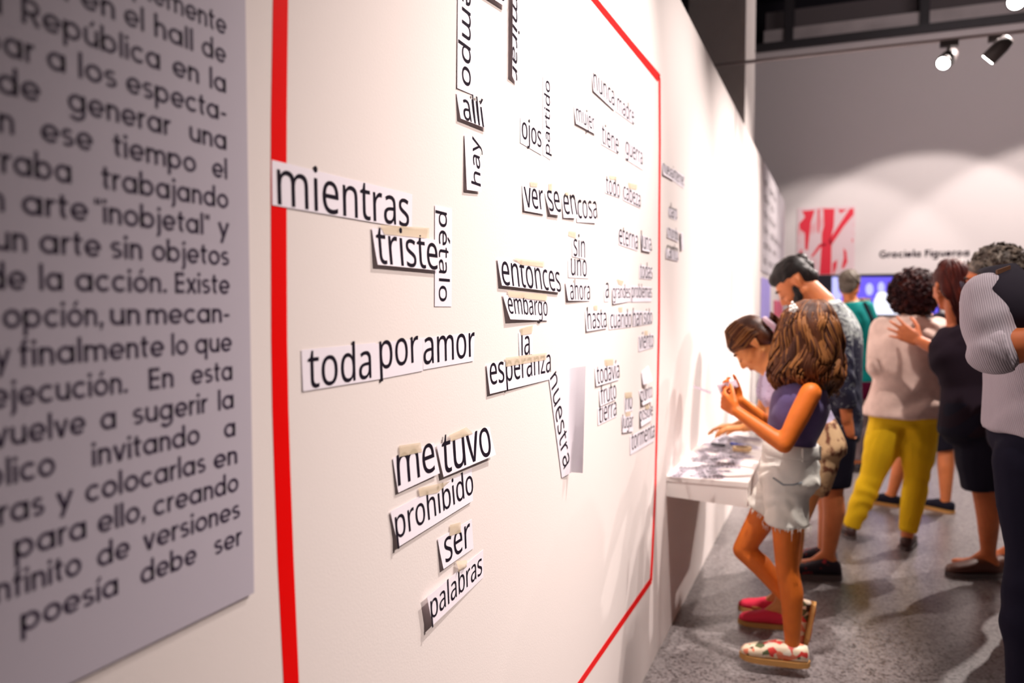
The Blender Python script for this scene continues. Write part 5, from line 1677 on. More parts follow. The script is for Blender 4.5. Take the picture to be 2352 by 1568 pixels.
B.torso(bm, -.02, 1.0)
for sd in 'LR': B.arm(bm, sd); B.leg(bm, sd)
head(bm, J, 1.06)
dl = V(.0, .12, -1)
hand(bm, J['wrL'], dl, V(.3, 1, 0), V(-1, .2, 0), 1.0, (25, 30, 20))
dr = V(-.75, .1, -.6)
hand(bm, J['wrR'], dr, V(0, .1, -1), V(0, -1, 0), 1.0, (20, 25, 15))
for sd in 'LR': foot(bm, J['an' + sd], V(-1, .05, 0), V(0, 0, 1), 1)
blob('body', bm, M_SK_W, root, .0065, 5, [(J['wrL'] + dl * .09, .1), (J['wrR'] + dr * .09, .1), (J['head'] + J['hf'].normalized() * .09, .09)])
face_bits(root, J, 1.06, down=True)
# shirt: pale tie-dye yoke over navy
M_SHIRT = bpy.data.materials.new('patterned_shirt')
M_SHIRT.use_nodes = True
nt = M_SHIRT.node_tree
tc = nt.nodes.new('ShaderNodeTexCoord')
n1 = nt.nodes.new('ShaderNodeTexNoise'); n1.inputs['Scale'].default_value = 22; n1.inputs['Distortion'].default_value = 2.5
nt.links.new(tc.outputs['Object'], n1.inputs['Vector'])
sx = nt.nodes.new('ShaderNodeSeparateXYZ'); nt.links.new(tc.outputs['Object'], sx.inputs['Vector'])
mr = nt.nodes.new('ShaderNodeMapRange')
mr.inputs['From Min'].default_value = on_y(1900, 800, g1.y).z; mr.inputs['From Max'].default_value = on_y(1900, 760, g1.y).z
mr.inputs['To Min'].default_value = -0.22; mr.inputs['To Max'].default_value = 0.03
nt.links.new(sx.outputs['Z'], mr.inputs['Value'])
ad = nt.nodes.new('ShaderNodeMath'); ad.operation = 'ADD'
nt.links.new(n1.outputs['Fac'], ad.inputs[0]); nt.links.new(mr.outputs['Result'], ad.inputs[1])
rp = nt.nodes.new('ShaderNodeValToRGB')
e_ = rp.color_ramp.elements
e_[0].position = .40; e_[0].color = (.012, .012, .035, 1); e_[1].position = .56; e_[1].color = (.42, .45, .44, 1)
nt.links.new(ad.outputs[0], rp.inputs['Fac']); nt.links.new(rp.outputs['Color'], nt.nodes['Principled BSDF'].inputs['Base Color'])
nt.nodes['Principled BSDF'].inputs['Roughness'].default_value = .8
bm = bmesh.new()
B.torso(bm, -.02, .985, .022)
for sd in 'LR': B.arm(bm, sd, .016, 0, 1.75, ends=(True, False))
blob('shirt', bm, M_SHIRT, root, .009, 5, wrinkle=(.006, 45, V(.2, .1, 1)))
M_NAVY = mat('navy_cotton', (0.012, 0.011, 0.022), .85, .15)
bm = bmesh.new()
B.torso(bm, -.06, .34, .014)
for sd in 'LR': B.leg(bm, sd, .022, 0, .88, .008, ends=(True, False))
blob('shorts', bm, M_NAVY, root, .009, 5, wrinkle=(.005, 40, V(0, 0, 1)))
M_SNEAK = mat('black_knit', (0.018, 0.012, 0.02), .7, .3, noise=(24, (0.35, 0.02, 0.03), .60, .66))
M_SOLE = mat('rubber_sole', (0.10, 0.08, 0.08), .7, .3)
for sd in 'LR': shoe(root, J['an' + sd], V(-1, -.18 if sd == 'L' else .1, 0), V(0, 0, 1), 1.06, M_SNEAK, M_SOLE, False, 'sneaker', .024, laces=mat('red_lace', (.35, .02, .03), .7), h_ank=J['an' + sd].z / 1.06)
# hair: swept cap, faded sides, knot, beard
hs = 1.06
bm = bmesh.new()
f, u, l = head_frame(J)
c = J['head']
ell(bm, c + u * .052 * hs - f * .020, (f * .100 * hs, l * .080 * hs, u * .080 * hs))
ell(bm, c + u * .074 * hs + f * .050, (f * .046 * hs, l * .056 * hs, u * .038 * hs))
ell(bm, c + u * .014 * hs - f * .066, (f * .050 * hs, l * .070 * hs, u * .078 * hs))
hr = blob('hair', bm, M_DARKHAIR, root, .006, 5, wrinkle=(.002, 190, V(.2, 1, .2)))
bm = bmesh.new()
kn_ = q(1838, 598)
ell(bm, kn_, (V(.034, 0, -.020), V(0, .040, 0), V(.022, 0, .036)))
ell(bm, q(1853, 616), (V(.030, 0, -.018), V(0, .036, 0), V(.024, 0, .040)))
ell(bm, q(1868, 640), (V(.022, 0, -.01), V(0, .030, 0), V(.014, 0, .044)))
kb = blob('top_knot', bm, M_DARKHAIR, root, .006, 3, wrinkle=(.004, 160, V(.4, .3, 1)))
bm = bmesh.new()
for sg in (1, -1):
    cap(bm, c + f * .012 + l * (sg * .068) - u * .020, c + f * .022 + l * (sg * .062) - u * .060, .016, .024)
    cap(bm, c + f * .022 + l * (sg * .062) - u * .060, c + f * .058 + l * (sg * .048) - u * .090, .025, .026)
    cap(bm, c + f * .058 + l * (sg * .048) - u * .090, c + f * .082 - u * .112, .025, .025)
ell(bm, c + f * .082 - u * .108, (f * .026, l * .036, u * .026))
cap(bm, c + f * .101 + l * .024 - u * .066, c + f * .101 - l * .024 - u * .066, .008, .008)
blob('beard', bm, M_DARKHAIR, root, .006, 3, wrinkle=(.002, 200, V(.4, .3, 1)))

# ================================================================== younger girl leaning over the shelf
g2 = on_z(1772, 1424)
q = plane_pts(g2.y)
J = dict(pelvis=q(1885, 1030), waist=q(1858, 955), neck=q(1768, 838), head=q(1727, 789), hf=V(-.62, -.05, -.78), hu=V(-.78, 0, .62),
         latp=V(0, -1, 0), lats=V(0, -1, 0), bow=V(.02, 0, .02),
         shL=q(1778, 872, -.125), elL=q(1775, 965, -.16), wrL=q(1708, 982, -.10),
         shR=q(1775, 862, .125), elR=q(1748, 955, .16), wrR=q(1690, 978, .10),
         hipL=q(1880, 1060, -.06), knL=q(1828, 1215, -.065), anL=q(1790, 1392, -.065),
         hipR=q(1878, 1060, .06), knR=q(1812, 1215, .065), anR=q(1784, 1372, .065))
B = Body(J, .80, .92, PROF_F, .90)
root = empty('person', (g2.x, g2.y, 0))
tag(root, 'younger girl with ponytail and pink scrunchie bending over the shelf, wearing pink shoes', 'person')
M_SK_Y = skin_mat('peach_skin', (0.74, 0.30, 0.10))
bm = bmesh.new()
B.torso(bm, -.02, 1.0)
for sd in 'LR': B.arm(bm, sd); B.leg(bm, sd)
head(bm, J, .95)
dl = V(-.93, .1, -.12)
kl = hand(bm, J['wrL'], dl, V(0, .1, -1), V(0, 1, .1), .86, (14, 18, 12), 8)
kr = hand(bm, J['wrR'], dl, V(0, .1, -1), V(0, -1, .1), .86, (14, 18, 12), 8)
for sd in 'LR': foot(bm, J['an' + sd], V(-1, 0, 0), V(0, 0, 1), .8)
blob('body', bm, M_SK_Y, root, .0058, 5, [(kl, .1), (kr, .1), (J['head'] + J['hf'].normalized() * .09, .08)])
face_bits(root, J, .95, down=True)
bm = bmesh.new()
B.torso(bm, .22, .955, .016)
for sd in 'LR': B.arm(bm, sd, .018, 0, .55, ends=(True, False))
blob('t_shirt', bm, mat('lilac_print_tee', (0.46, 0.40, 0.55), .85, .1, noise=(55, (0.20, 0.15, 0.28), .62, .68, (1, 1, 3))), root, .009, 5, wrinkle=(.005, 45, V(.5, .1, .6)))
bm = bmesh.new()
B.torso(bm, -.06, .36, .018)
for sd in 'LR': B.leg(bm, sd, .026, 0, .42, .012, ends=(True, False))
M_FLOW = mat('floral_beige', (0.55, 0.36, 0.20), .85, .1, noise=(26, (0.16, 0.06, 0.035), .50, .60))
blob('floral_shorts', bm, M_FLOW, root, .009, 5, wrinkle=(.006, 40, V(.2, .1, 1)))
M_PINKS = mat('pink_canvas', (0.75, 0.035, 0.08), .7, .2)
for sd in 'LR': shoe(root, J['an' + sd], V(-1, -.1 if sd == 'L' else .15, 0), V(0, 0, 1), .86, M_PINKS, M_JUTE, True, h_ank=J['an' + sd].z / .86)
hs = .95
f, u, l = head_frame(J); c = J['head']
bm = bmesh.new()
ell(bm, c + u * .040 * hs - f * .018 * hs, (f * .103 * hs, l * .086 * hs, u * .090 * hs))
ell(bm, c + u * .045 * hs + f * .045 * hs, (f * .048 * hs, l * .066 * hs, u * .050 * hs))
ell(bm, c - u * .005 * hs - f * .055 * hs, (f * .055 * hs, l * .078 * hs, u * .075 * hs))
hr = blob('hair', bm, M_HAIR_B, root, .006, 5)
pt_ = c - f * .116 * hs - u * .010 * hs
locks('hair_strands', [(c + f * .085 * hs + u * .05 * hs, l, u, .055 * hs, .018), (c + f * .03 * hs + u * .030 * hs, l, u, .088 * hs, .102 * hs), (c - f * .04 * hs + u * .03 * hs, l, u, .087 * hs, .094 * hs), (pt_, l, u, .022, .022)], 60, .0045, M_HAIR_B, hr, wave=.03, amp=.002, seed=3, arc=(-15, 195), m2=M_HAIR_G, frac2=.25)
bm = bmesh.new()
rnd = random.Random(2)
for k in range(16):
    a = 2 * math.pi * k / 16
    ell(bm, pt_ - f * .008 + (l * math.cos(a) + u * math.sin(a)) * .032, (f * .016, (l * math.cos(a) + u * math.sin(a)) * .018, (u * math.cos(a) - l * math.sin(a)) * .013), 10, 6)
blob('scrunchie', bm, mat('pink_velvet', (0.95, 0.72, 0.86), .8, .2), root, .005, 1)
pony = [(pt_ - f * .01, l, u, .018, .018), (pt_ - f * .05 + u * .01, l, u, .035, .030), (pt_ - f * .085 - V(0, 0, .05), l, V(-1, 0, 0), .038, .032), (pt_ - f * .08 - V(0, 0, .15), l, V(-1, 0, 0), .032, .026), (pt_ - f * .07 - V(0, 0, .22), l, V(-1, 0, 0), .012, .012)]
bm = bmesh.new(); loft(bm, pony, 16); pb = put(obj('ponytail', bm, M_HAIR_B, smooth=True), root)

# ================================================================== teal tunic woman seen from behind
g3 = on_z(1962, 1082)
q = plane_pts(g3.y)
X1 = V(1, 0, 0)
J = dict(pelvis=q(1962, 870), waist=q(1962, 805), neck=q(1953, 688), head=q(1952, 654), hf=V(.35, .9, -.25),
         latp=V(-.95, .3, 0).normalized(), lats=V(-.95, .3, 0).normalized(),
         shL=q(1925, 712, .03), elL=q(1912, 785, .05), wrL=q(1925, 830, .22),
         shR=q(1990, 708, -.03), elR=q(2003, 775, .0), wrR=q(1998, 715, .26),
         hipL=q(1946, 890, .0), knL=q(1950, 975, .02), anL=q(1952, 1062, .0),
         hipR=q(1978, 890, .0), knR=q(1974, 975, .02), anR=q(1972, 1062, .0))
B = Body(J, .98, 1.0, PROF_F, 1.0)
root = empty('person', (g3.x, g3.y, 0))
tag(root, 'grey-haired visitor in a teal tunic facing the glowing screen at the back', 'person')
bm = bmesh.new()
B.torso(bm, -.02, 1.0)
for sd in 'LR': B.arm(bm, sd); B.leg(bm, sd)
head(bm, J, 1.0)
hand(bm, J['wrL'], V(0, 1, .1), V(1, 0, 0), V(0, 0, 1), .95)
hand(bm, J['wrR'], V(-.3, .6, .7), V(-1, 0, .3), V(0, -.3, 1), .95)
for sd in 'LR': foot(bm, J['an' + sd], V(.1, 1, 0), V(0, 0, 1), .95)
blob('body', bm, M_SK_W, root, .008, 5, [(J['wrL'] + V(0, .09, 0), .1), (J['wrR'] + V(-.03, .05, .06), .1)])
face_bits(root, J, 1.0)
bm = bmesh.new()
B.torso(bm, .10, .97, .020)
for sd in 'LR': B.arm(bm, sd, .020, 0, 1.2 if sd == 'L' else .9, ends=(True, False))
blob('teal_tunic', bm, mat('teal_cloth', (0.0, 0.21, 0.20), .8, .2), root, .010, 5, wrinkle=(.006, 35, V(.3, 0, 1)))
bm = bmesh.new()
B.torso(bm, -.42, .14, .030, flare=lambda t: .03 * (0.14 - t))
blob('maroon_skirt', bm, mat('maroon_cloth', (0.10, 0.005, 0.03), .85, .1), root, .010, 5, wrinkle=(.006, 30, V(1, 0, .1)))
bm = bmesh.new()
for sd in 'LR': B.leg(bm, sd, .016, .2, 1.92, .006, ends=(True, False))
blob('trousers', bm, mat('mauve_grey_cloth', (0.22, 0.165, 0.165), .85, .1), root, .010, 5)
for sd in 'LR': shoe(root, J['an' + sd], V(.1, 1, 0), V(0, 0, 1), .95, M_STEEL, M_SOLE, True, h_ank=J['an' + sd].z / .95)
bm = bmesh.new()
f, u, l = head_frame(J); c = J['head']
ell(bm, c + u * .035 - f * .02, (f * .106, l * .092, u * .092))
ell(bm, c - u * .02 - f * .055, (f * .050, l * .074, u * .075))
M_GREYH = mat('grey_hair', (0.09, 0.07, 0.055), .6, .2, noise=(60, (0.20, 0.17, 0.14), .4, .8))
hr = blob('hair', bm, M_GREYH, root, .008, 3, wrinkle=(.006, 90, V(.6, .4, .9)))
# slung dark bag strap and the phone held up
bm = bmesh.new()
tube(bm, [q(1985, 694, -.13), q(2003, 735, -.15), q(2004, 800, -.15), q(1990, 850, -.16)], .014, 8, .4, (0, 1, 0))
put(obj('shoulder_strap', bm, M_NAVY), root)
a = J['wrR'] + V(-.3, .6, .7).normalized() * .115 + V(-.03, .0, 0)
bm = bmesh.new(); box(bm, a.x - .075, a.x + .075, a.y - .004, a.y + .004, a.z - .036, a.z + .036)
o = obj('phone', bm, mat('pale_phone', (.75, .72, .78), .3, .5)); origin_to(o, a)
tag(o, 'pale phone held up by the visitor in the teal tunic', 'phone')

# ================================================================== curly-haired woman, beige top, yellow trousers
g4 = on_z(2030, 1246)
q = plane_pts(g4.y)
J = dict(pelvis=q(2078, 950), waist=q(2080, 868), neck=q(2098, 722), head=q(2098, 672), hf=V(.15, .95, -.2),
         latp=V(-1, .08, 0).normalized(), lats=V(-1, .12, 0).normalized(),
         shL=q(2032, 757, .0), elL=q(2016, 842, -.04), wrL=q(2035, 860, .20),
         shR=q(2153, 757, .0), elR=q(2165, 845, .02), wrR=q(2140, 865, .22),
         hipL=q(2044, 968, 0), knL=q(2004, 1090, .03), anL=q(1951, 1218, .04),
         hipR=q(2110, 968, 0), knR=q(2106, 1095, .03), anR=q(2083, 1232, -.08))
B = Body(J, .97, 1.12, PROF_F, 1.05)
root = empty('person', (g4.x, g4.y, 0))
tag(root, 'woman with dark curly hair, beige knit top and yellow trousers, seen from behind', 'person')
bm = bmesh.new()
B.torso(bm, -.02, 1.0)
for sd in 'LR': B.arm(bm, sd); B.leg(bm, sd)
head(bm, J, 1.0)
hand(bm, J['wrL'], V(1, .3, 0), V(0, -1, 0), V(0, 0, 1), .95)
hand(bm, J['wrR'], V(-1, .3, 0), V(0, -1, 0), V(0, 0, 1), .95)
foot(bm, J['anL'], V(-.25, 1, 0), V(0, 0, 1), .95); foot(bm, J['anR'], V(.2, 1, 0), V(0, 0, 1), .95)
blob('body', bm, M_SK_W, root, .0075, 5, [(J['wrL'] + V(.09, .03, 0), .1), (J['wrR'] + V(-.09, .03, 0), .1)])
face_bits(root, J, 1.0)
M_KNIT = mat('beige_knit', (0.74, 0.54, 0.47), .9, .1, bump=(120, .5, .004), noise=(18, (0.62, 0.44, 0.38), .4, .7))
bm = bmesh.new()
B.torso(bm, .13, .985, .030, flare=lambda t: .025 * max(0, .30 - t) / .2)
for sd in 'LR': B.arm(bm, sd, .026, 0, 1.55, ends=(True, False))
blob('knit_top', bm, M_KNIT, root, .009, 5, wrinkle=(.009, 34, V(.25, .1, 1)))
M_YEL = mat('yellow_denim', (0.80, 0.50, 0.012), .85, .15, bump=(140, .3, .002))
bm = bmesh.new()
B.torso(bm, -.06, .34, .014)
for sd in 'LR': B.leg(bm, sd, .014, 0, 1.93, .0, ends=(True, False))
tr_ = blob('trousers', bm, M_YEL, root, .008, 5, wrinkle=(.004, 55, V(0, .1, 1)))
M_SANDAL = mat('dark_leather', (0.05, 0.02, 0.018), .5, .4)
shoe(root, J['anL'], V(-.25, 1, 0), V(0, 0, 1), .93, M_SANDAL, M_SOLE, True, 'sandal', h_ank=J['anL'].z / .93)
shoe(root, J['anR'], V(.2, 1, 0), V(0, 0, 1), .93, M_SANDAL, M_SOLE, True, 'sandal', h_ank=J['anR'].z / .93)
# curls
M_CURL = mat('dark_red_hair', (0.022, 0.005, 0.007), .55, .15, noise=(30, (0.11, 0.022, 0.012), .5, .8))
hc = q(2098, 674)
bm = bmesh.new()
ell(bm, hc + V(0, -.015, 0), (RGT * .128, FH * .115, V(0, 0, .132)))
hr = blob('hair', bm, M_CURL, root, .010, 2)
bm = bmesh.new()
rnd = random.Random(21)
for k in range(420):
    z = rnd.uniform(-.9, 1); a = rnd.random() * 6.283
    r_ = math.sqrt(1 - z * z)
    n_ = RGT * (r_ * math.cos(a)) + FH * (r_ * math.sin(a)) + V(0, 0, z)
    p = hc + V(0, -.015, 0) + RGT * (n_.dot(RGT) * .124) + FH * (n_.dot(FH) * .112) + V(0, 0, n_.z * .128)
    u_, v_ = frame_of(n_)
    R_ = rnd.uniform(.009, .017)
    ph = rnd.random() * 6
    ln = rnd.uniform(.012, .030)
    tube(bm, [p + u_ * (R_ * math.cos(ph + t)) + v_ * (R_ * math.sin(ph + t)) + n_ * (ln * t / 7) for t in (0, 1.0, 2.0, 3.0, 4.0, 5.0, 6.0, 7.0)], [.004, .005, .005, .005, .005, .005, .004, .002], 5)
put(obj('curls', bm, M_CURL, smooth=True), hr)

# ================================================================== red-haired woman in black with her arm round her friend
g5 = on_z(2256, 1322)
q = plane_pts(g5.y)
J = dict(pelvis=q(2246, 980), waist=q(2240, 880), neck=q(2200, 742), head=q(2182, 656), hf=V(-.35, .92, -.2),
         latp=V(-.75, -.65, 0).normalized(), lats=V(-.85, -.5, 0).normalized(),
         shL=q(2214, 775, -.10), elL=q(2196, 826, -.06), wrL=q(2112, 783, .06),
         shR=q(2268, 768, .12), elR=q(2292, 880, .16), wrR=q(2275, 960, .10),
         hipL=q(2250, 1005, -.03), knL=q(2262, 1140, -.03), anL=q(2270, 1272, 0),
         hipR=q(2262, 1005, .12), knR=q(2312, 1140, .14), anR=q(2335, 1255, .14))
B = Body(J, 1.02, 1.02, PROF_F, 1.0)
root = empty('person', (g5.x, g5.y, 0))
tag(root, 'red-haired woman in black top and shorts, one hand on her friend\'s beige back', 'person')
bm = bmesh.new()
B.torso(bm, -.02, 1.0)
for sd in 'LR': B.arm(bm, sd); B.leg(bm, sd)
head(bm, J, .98)
dl = q(2045, 748, .10) - J['wrL']
kl = hand(bm, J['wrL'], dl, V(.15, 1, 0), V(.2, 0, 1), 1.15, (6, 8, 6), 12, 50)
hand(bm, J['wrR'], V(-.2, .3, -1), V(-1, 0, .2), V(0, 1, 0), .95)
for sd in 'LR': foot(bm, J['an' + sd], V(-1, .15, 0), V(0, 0, 1), 1.0)
blob('body', bm, M_SK_D, root, .0068, 5, [(kl, .13), (J['head'] + J['hf'].normalized() * .09, .08)])
face_bits(root, J, .98)
M_BLACK = mat('black_cotton', (0.022, 0.014, 0.022), .9, .1)
bm = bmesh.new()
B.torso(bm, .08, .985, .026)
B.arm(bm, 'L', .024, 0, .98, ends=(True, False)); B.arm(bm, 'R', .022, 0, .8, ends=(True, False))
blob('black_top', bm, M_BLACK, root, .009, 5, wrinkle=(.006, 35, V(.2, .2, 1)))
bm = bmesh.new()
B.torso(bm, -.10, .34, .026)
for sd in 'LR': B.leg(bm, sd, .035, 0, .88, .012, ends=(True, False))
blob('shorts', bm, M_NAVY, root, .009, 5, wrinkle=(.006, 35, V(0, 0, 1)))
M_LOAF = mat('brown_leather', (0.09, 0.028, 0.016), .5, .4)
for sd in 'LR': shoe(root, J['an' + sd], V(-1, -.32, 0), V(0, 0, 1), 1.06, M_LOAF, M_SOLE, True, 'loafer', h_ank=J['an' + sd].z / 1.06)
M_REDH = mat('auburn_hair', (0.045, 0.005, 0.004), .55, .15, noise=(30, (0.13, 0.018, 0.008), .45, .8, (1, 1, .3)))
RS = hair_secs([(594, 2172, 2204, .03, 0), (602, 2158, 2211, .07, -.01), (620, 2150, 2217, .10, -.03), (650, 2154, 2221, .105, -.04), (690, 2168, 2222, .085, -.06), (725, 2180, 2220, .06, -.06), (755, 2188, 2214, .03, -.07)], g5.y)
bm = bmesh.new(); loft(bm, RS, 24)
f, u, l = head_frame(J); c = J['head']
ell(bm, c + u * .038 - f * .015, (f * .104, l * .086, u * .088)); ell(bm, c - u * .02 - f * .05, (f * .05, l * .078, u * .08))
hr = blob('hair', bm, M_REDH, root, .008, 4)
locks('hair_strands', RS, 70, .008, M_REDH, hr, wave=.08, amp=.008, seed=9)

# ================================================================== grey-haired man with glasses, mostly hidden
g6 = on_z(2335, 1440)
q = plane_pts(g6.y)
J = dict(pelvis=q(2350, 1010), waist=q(2350, 900), neck=q(2325, 705), head=q(2281, 640), hf=V(-.93, .25, -.22),
         latp=V(-.2, -1, 0).normalized(), lats=V(-.2, -1, 0).normalized(),
         shL=q(2352, 760, -.18), elL=q(2372, 890, -.20), wrL=q(2352, 985, -.16),
         shR=q(2340, 750, .18), elR=q(2352, 885, .22), wrR=q(2335, 985, .18),
         hipL=q(2352, 1040, -.09), knL=q(2350, 1215, -.09), anL=q(2352, 1388, -.09),
         hipR=q(2352, 1040, .09), knR=q(2358, 1215, .09), anR=q(2360, 1376, .09))
B = Body(J, 1.0, 1.0, PROF_M, 1.0)
root = empty('person', (g6.x, g6.y, 0))
tag(root, 'man with grey curly hair and glasses, half hidden behind the ribbed grey shirt', 'person')
bm = bmesh.new()
B.torso(bm, -.02, 1.0)
for sd in 'LR': B.arm(bm, sd); B.leg(bm, sd)
head(bm, J, 1.06)
hand(bm, J['wrL'], V(-.1, .1, -1), V(0, 1, 0), V(-1, 0, 0)); hand(bm, J['wrR'], V(-.1, .1, -1), V(0, -1, 0), V(-1, 0, 0))
for sd in 'LR': foot(bm, J['an' + sd], V(.5, 1, 0), V(0, 0, 1), 1.0)
blob('body', bm, M_SK_D, root, .0075, 5, [(J['head'] + J['hf'].normalized() * .09, .09), (J['wrL'] - V(0, 0, .09), .1), (J['wrR'] - V(0, 0, .09), .1)])
face_bits(root, J, 1.06)
bm = bmesh.new()
B.torso(bm, .04, .97, .020)
for sd in 'LR': B.arm(bm, sd, .02, 0, .9, ends=(True, False))
blob('t_shirt', bm, M_BLACK, root, .010, 5, wrinkle=(.006, 35, V(.2, .2, 1)))
bm = bmesh.new()
B.torso(bm, -.08, .34, .014)
for sd in 'LR': B.leg(bm, sd, .02, 0, 1.95, .0, ends=(True, False))
blob('trousers', bm, M_NAVY, root, .010, 5, wrinkle=(.005, 40, V(0, 0, 1)))
for sd in 'LR': shoe(root, J['an' + sd], V(.5, 1, 0), V(0, 0, 1), 1.08, M_STEEL, M_SOLE, False, h_ank=J['an' + sd].z / 1.08)
hs = 1.06
f, u, l = head_frame(J); c = J['head']
bm = bmesh.new()
ell(bm, c + u * .050 - f * .022, (f * .108, l * .090, u * .088))
ell(bm, c - u * .012 - f * .065, (f * .050, l * .078, u * .075))
M_GREYC = mat('silver_brown_hair', (0.05, 0.035, 0.028), .55, .35, noise=(34, (0.30, 0.24, 0.19), .45, .75))
hr = blob('hair', bm, M_GREYC, root, .008, 3)
bm = bmesh.new()
rnd = random.Random(31)
for k in range(230):
    z = rnd.uniform(-.5, 1); a = rnd.random() * 6.283; r_ = math.sqrt(1 - z * z)
    n_ = f * (r_ * math.cos(a)) + l * (r_ * math.sin(a)) + u * z
    if n_.dot(f) > .55 and z < .45: continue
    p = c + u * .045 - f * .03 + f * (n_.dot(f) * .108) + l * (n_.dot(l) * .088) + u * (n_.dot(u) * .086)
    u_, v_ = frame_of(n_); R_ = rnd.uniform(.008, .016); ph = rnd.random() * 6; ln = rnd.uniform(.008, .022)
    tube(bm, [p + u_ * (R_ * math.cos(ph + t)) + v_ * (R_ * math.sin(ph + t)) + n_ * (ln * t / 5) for t in (0, 1.0, 2.0, 3.0, 4.0, 5.0)], [.003, .0045, .0045, .0045, .004, .002], 5)
put(obj('curls', bm, M_GREYC, smooth=True), hr)
# glasses
bm = bmesh.new()
for sg in (1, -1):
    cc = c + f * .118 + l * (sg * .033) - u * .004
    tube(bm, [cc + l * (.024 * math.cos(a * math.pi / 9)) + u * (.019 * math.sin(a * math.pi / 9)) for a in range(19)], .0016, 6)
    tube(bm, [cc + l * (sg * .024), c + f * .09 + l * (sg * .080), c - f * .02 + l * (sg * .088) + u * .004], .0016, 6)
tube(bm, [c + f * .120 + l * .010, c + f * .120 - l * .010], .0016, 6)
put(obj('glasses', bm, mat('glasses_frame', (.04, .05, .10), .3, .5)), root)

# ================================================================== visitor far behind, between the others (legs seen)
g7 = on_z(2100, 1166)
q = plane_pts(g7.y)
J = dict(pelvis=q(2122, 905), waist=q(2122, 835), neck=q(2118, 718), head=q(2118, 672), hf=V(0, 1, -.1),
         latp=V(-1, .0, 0), lats=V(-1, .0, 0),
         shL=q(2078, 738, 0), elL=q(2072, 815, .03), wrL=q(2090, 850, .2), shR=q(2158, 738, 0), elR=q(2164, 815, .03), wrR=q(2150, 850, .2),
         hipL=q(2098, 930, 0), knL=q(2078, 1030, .02), anL=q(2048, 1135, .0),
         hipR=q(2146, 930, 0), knR=q(2172, 1035, .02), anR=q(2172, 1150, -.04))
B = Body(J, .97, 1.0, PROF_F, 1.0)
root = empty('person', (g7.x, g7.y, 0))
tag(root, 'visitor in a black skirt and dark slip-on shoes, hidden behind the woman in yellow trousers', 'person')
bm = bmesh.new()
B.torso(bm, -.02, 1.0)
for sd in 'LR': B.arm(bm, sd); B.leg(bm, sd)
head(bm, J, .98)
hand(bm, J['wrL'], V(1, .3, 0), V(0, -1, 0), V(0, 0, 1), .95); hand(bm, J['wrR'], V(-1, .3, 0), V(0, -1, 0), V(0, 0, 1), .95)
foot(bm, J['anL'], V(-.9, .4, 0), V(0, 0, 1), .95); foot(bm, J['anR'], V(-.6, .5, 0), V(0, 0, 1), .95)
blob('body', bm, M_SK_W, root, .0085, 5, [(J['wrL'] + V(.09, .03, 0), .1), (J['wrR'] + V(-.09, .03, 0), .1)])
face_bits(root, J, .98)
bm = bmesh.new()
B.torso(bm, .1, .97, .018)
for sd in 'LR': B.arm(bm, sd, .018, 0, 1.3, ends=(True, False))
blob('dark_top', bm, M_BLACK, root, .010, 5)
bm = bmesh.new()
B.torso(bm, -.08, .34, .018)
for sd in 'LR': B.leg(bm, sd, .03, 0, .95, .008, ends=(True, False))
blob('black_skirt', bm, M_NAVY, root, .010, 5)
bm = bmesh.new(); f, u, l = head_frame(J); c = J['head']
ell(bm, c + u * .035 - f * .02, (f * .106, l * .090, u * .092)); ell(bm, c - u * .03 - f * .055, (f * .050, l * .074, u * .085))
blob('hair', bm, M_DARKHAIR, root, .008, 3)
shoe(root, J['anL'], V(-.9, .4, 0), V(0, 0, 1), .95, M_NAVY, M_JUTE, True, 'slip_on_shoe', h_ank=J['anL'].z / .95)
shoe(root, J['anR'], V(-.6, .5, 0), V(0, 0, 1), .95, M_NAVY, M_JUTE, True, 'slip_on_shoe', h_ank=J['anR'].z / .95)

# ================================================================== man in ribbed grey shirt at the right edge
GX = on_y(2300, 1400, 2.62)
y8 = 2.66
q = plane_pts(y8)
ground = lambda px, dy, z: (lambda p: V(p.x, p.y, z))(q(px, 1300, dy))
J = dict(pelvis=q(2398, 1010), waist=q(2394, 880), neck=q(2420, 612), head=q(2492, 500), hf=V(.95, .2, -.25),
         latp=V(-.2, .98, 0).normalized(), lats=V(-.2, .98, 0).normalized(),
         shR=q(2272, 690, -.235), elR=q(2282, 806, -.315), wrR=q(2440, 772, -.33),
         shL=q(2380, 670, .22), elL=q(2405, 830, .28), wrL=q(2480, 745, .20),
         hipR=q(2376, 1062, -.075), knR=q(2380, 1270, -.08), anR=ground(2402, -.09, .085),
         hipL=q(2396, 1062, .075), knL=q(2410, 1270, .08), anL=ground(2430, .09, .085))
B = Body(J, 1.04, .97, PROF_M, 1.06)
root = empty('person', (J['pelvis'].x, y8, 0))
tag(root, 'man in ribbed grey shirt with rolled sleeve, cut off by the right edge', 'person')
bm = bmesh.new()
B.torso(bm, -.02, 1.0)
for sd in 'LR': B.arm(bm, sd, .004); B.leg(bm, sd)
head(bm, J, 1.06)
dl = V(.6, -.1, .5)
hand(bm, J['wrL'], dl, V(0, -1, 0), V(-.5, 0, .8), 1.05, (35, 40, 25)); hand(bm, J['wrR'], dl, V(0, 1, 0), V(-.5, 0, .8), 1.05, (35, 40, 25))
for sd in 'LR': foot(bm, J['an' + sd], V(1, .2, 0), V(0, 0, 1), 1.05)
blob('body', bm, M_SK_D, root, .0075, 5, [(J['head'] + J['hf'].normalized() * .09, .09), (J['wrL'] + dl * .09, .1), (J['wrR'] + dl * .09, .1)])
face_bits(root, J, 1.06)
M_RIB = bpy.data.materials.new('ribbed_grey_knit')
M_RIB.use_nodes = True
nt = M_RIB.node_tree
tc = nt.nodes.new('ShaderNodeTexCoord')
wv = nt.nodes.new('ShaderNodeTexWave'); wv.inputs['Scale'].default_value = 62; wv.inputs['Distortion'].default_value = .5
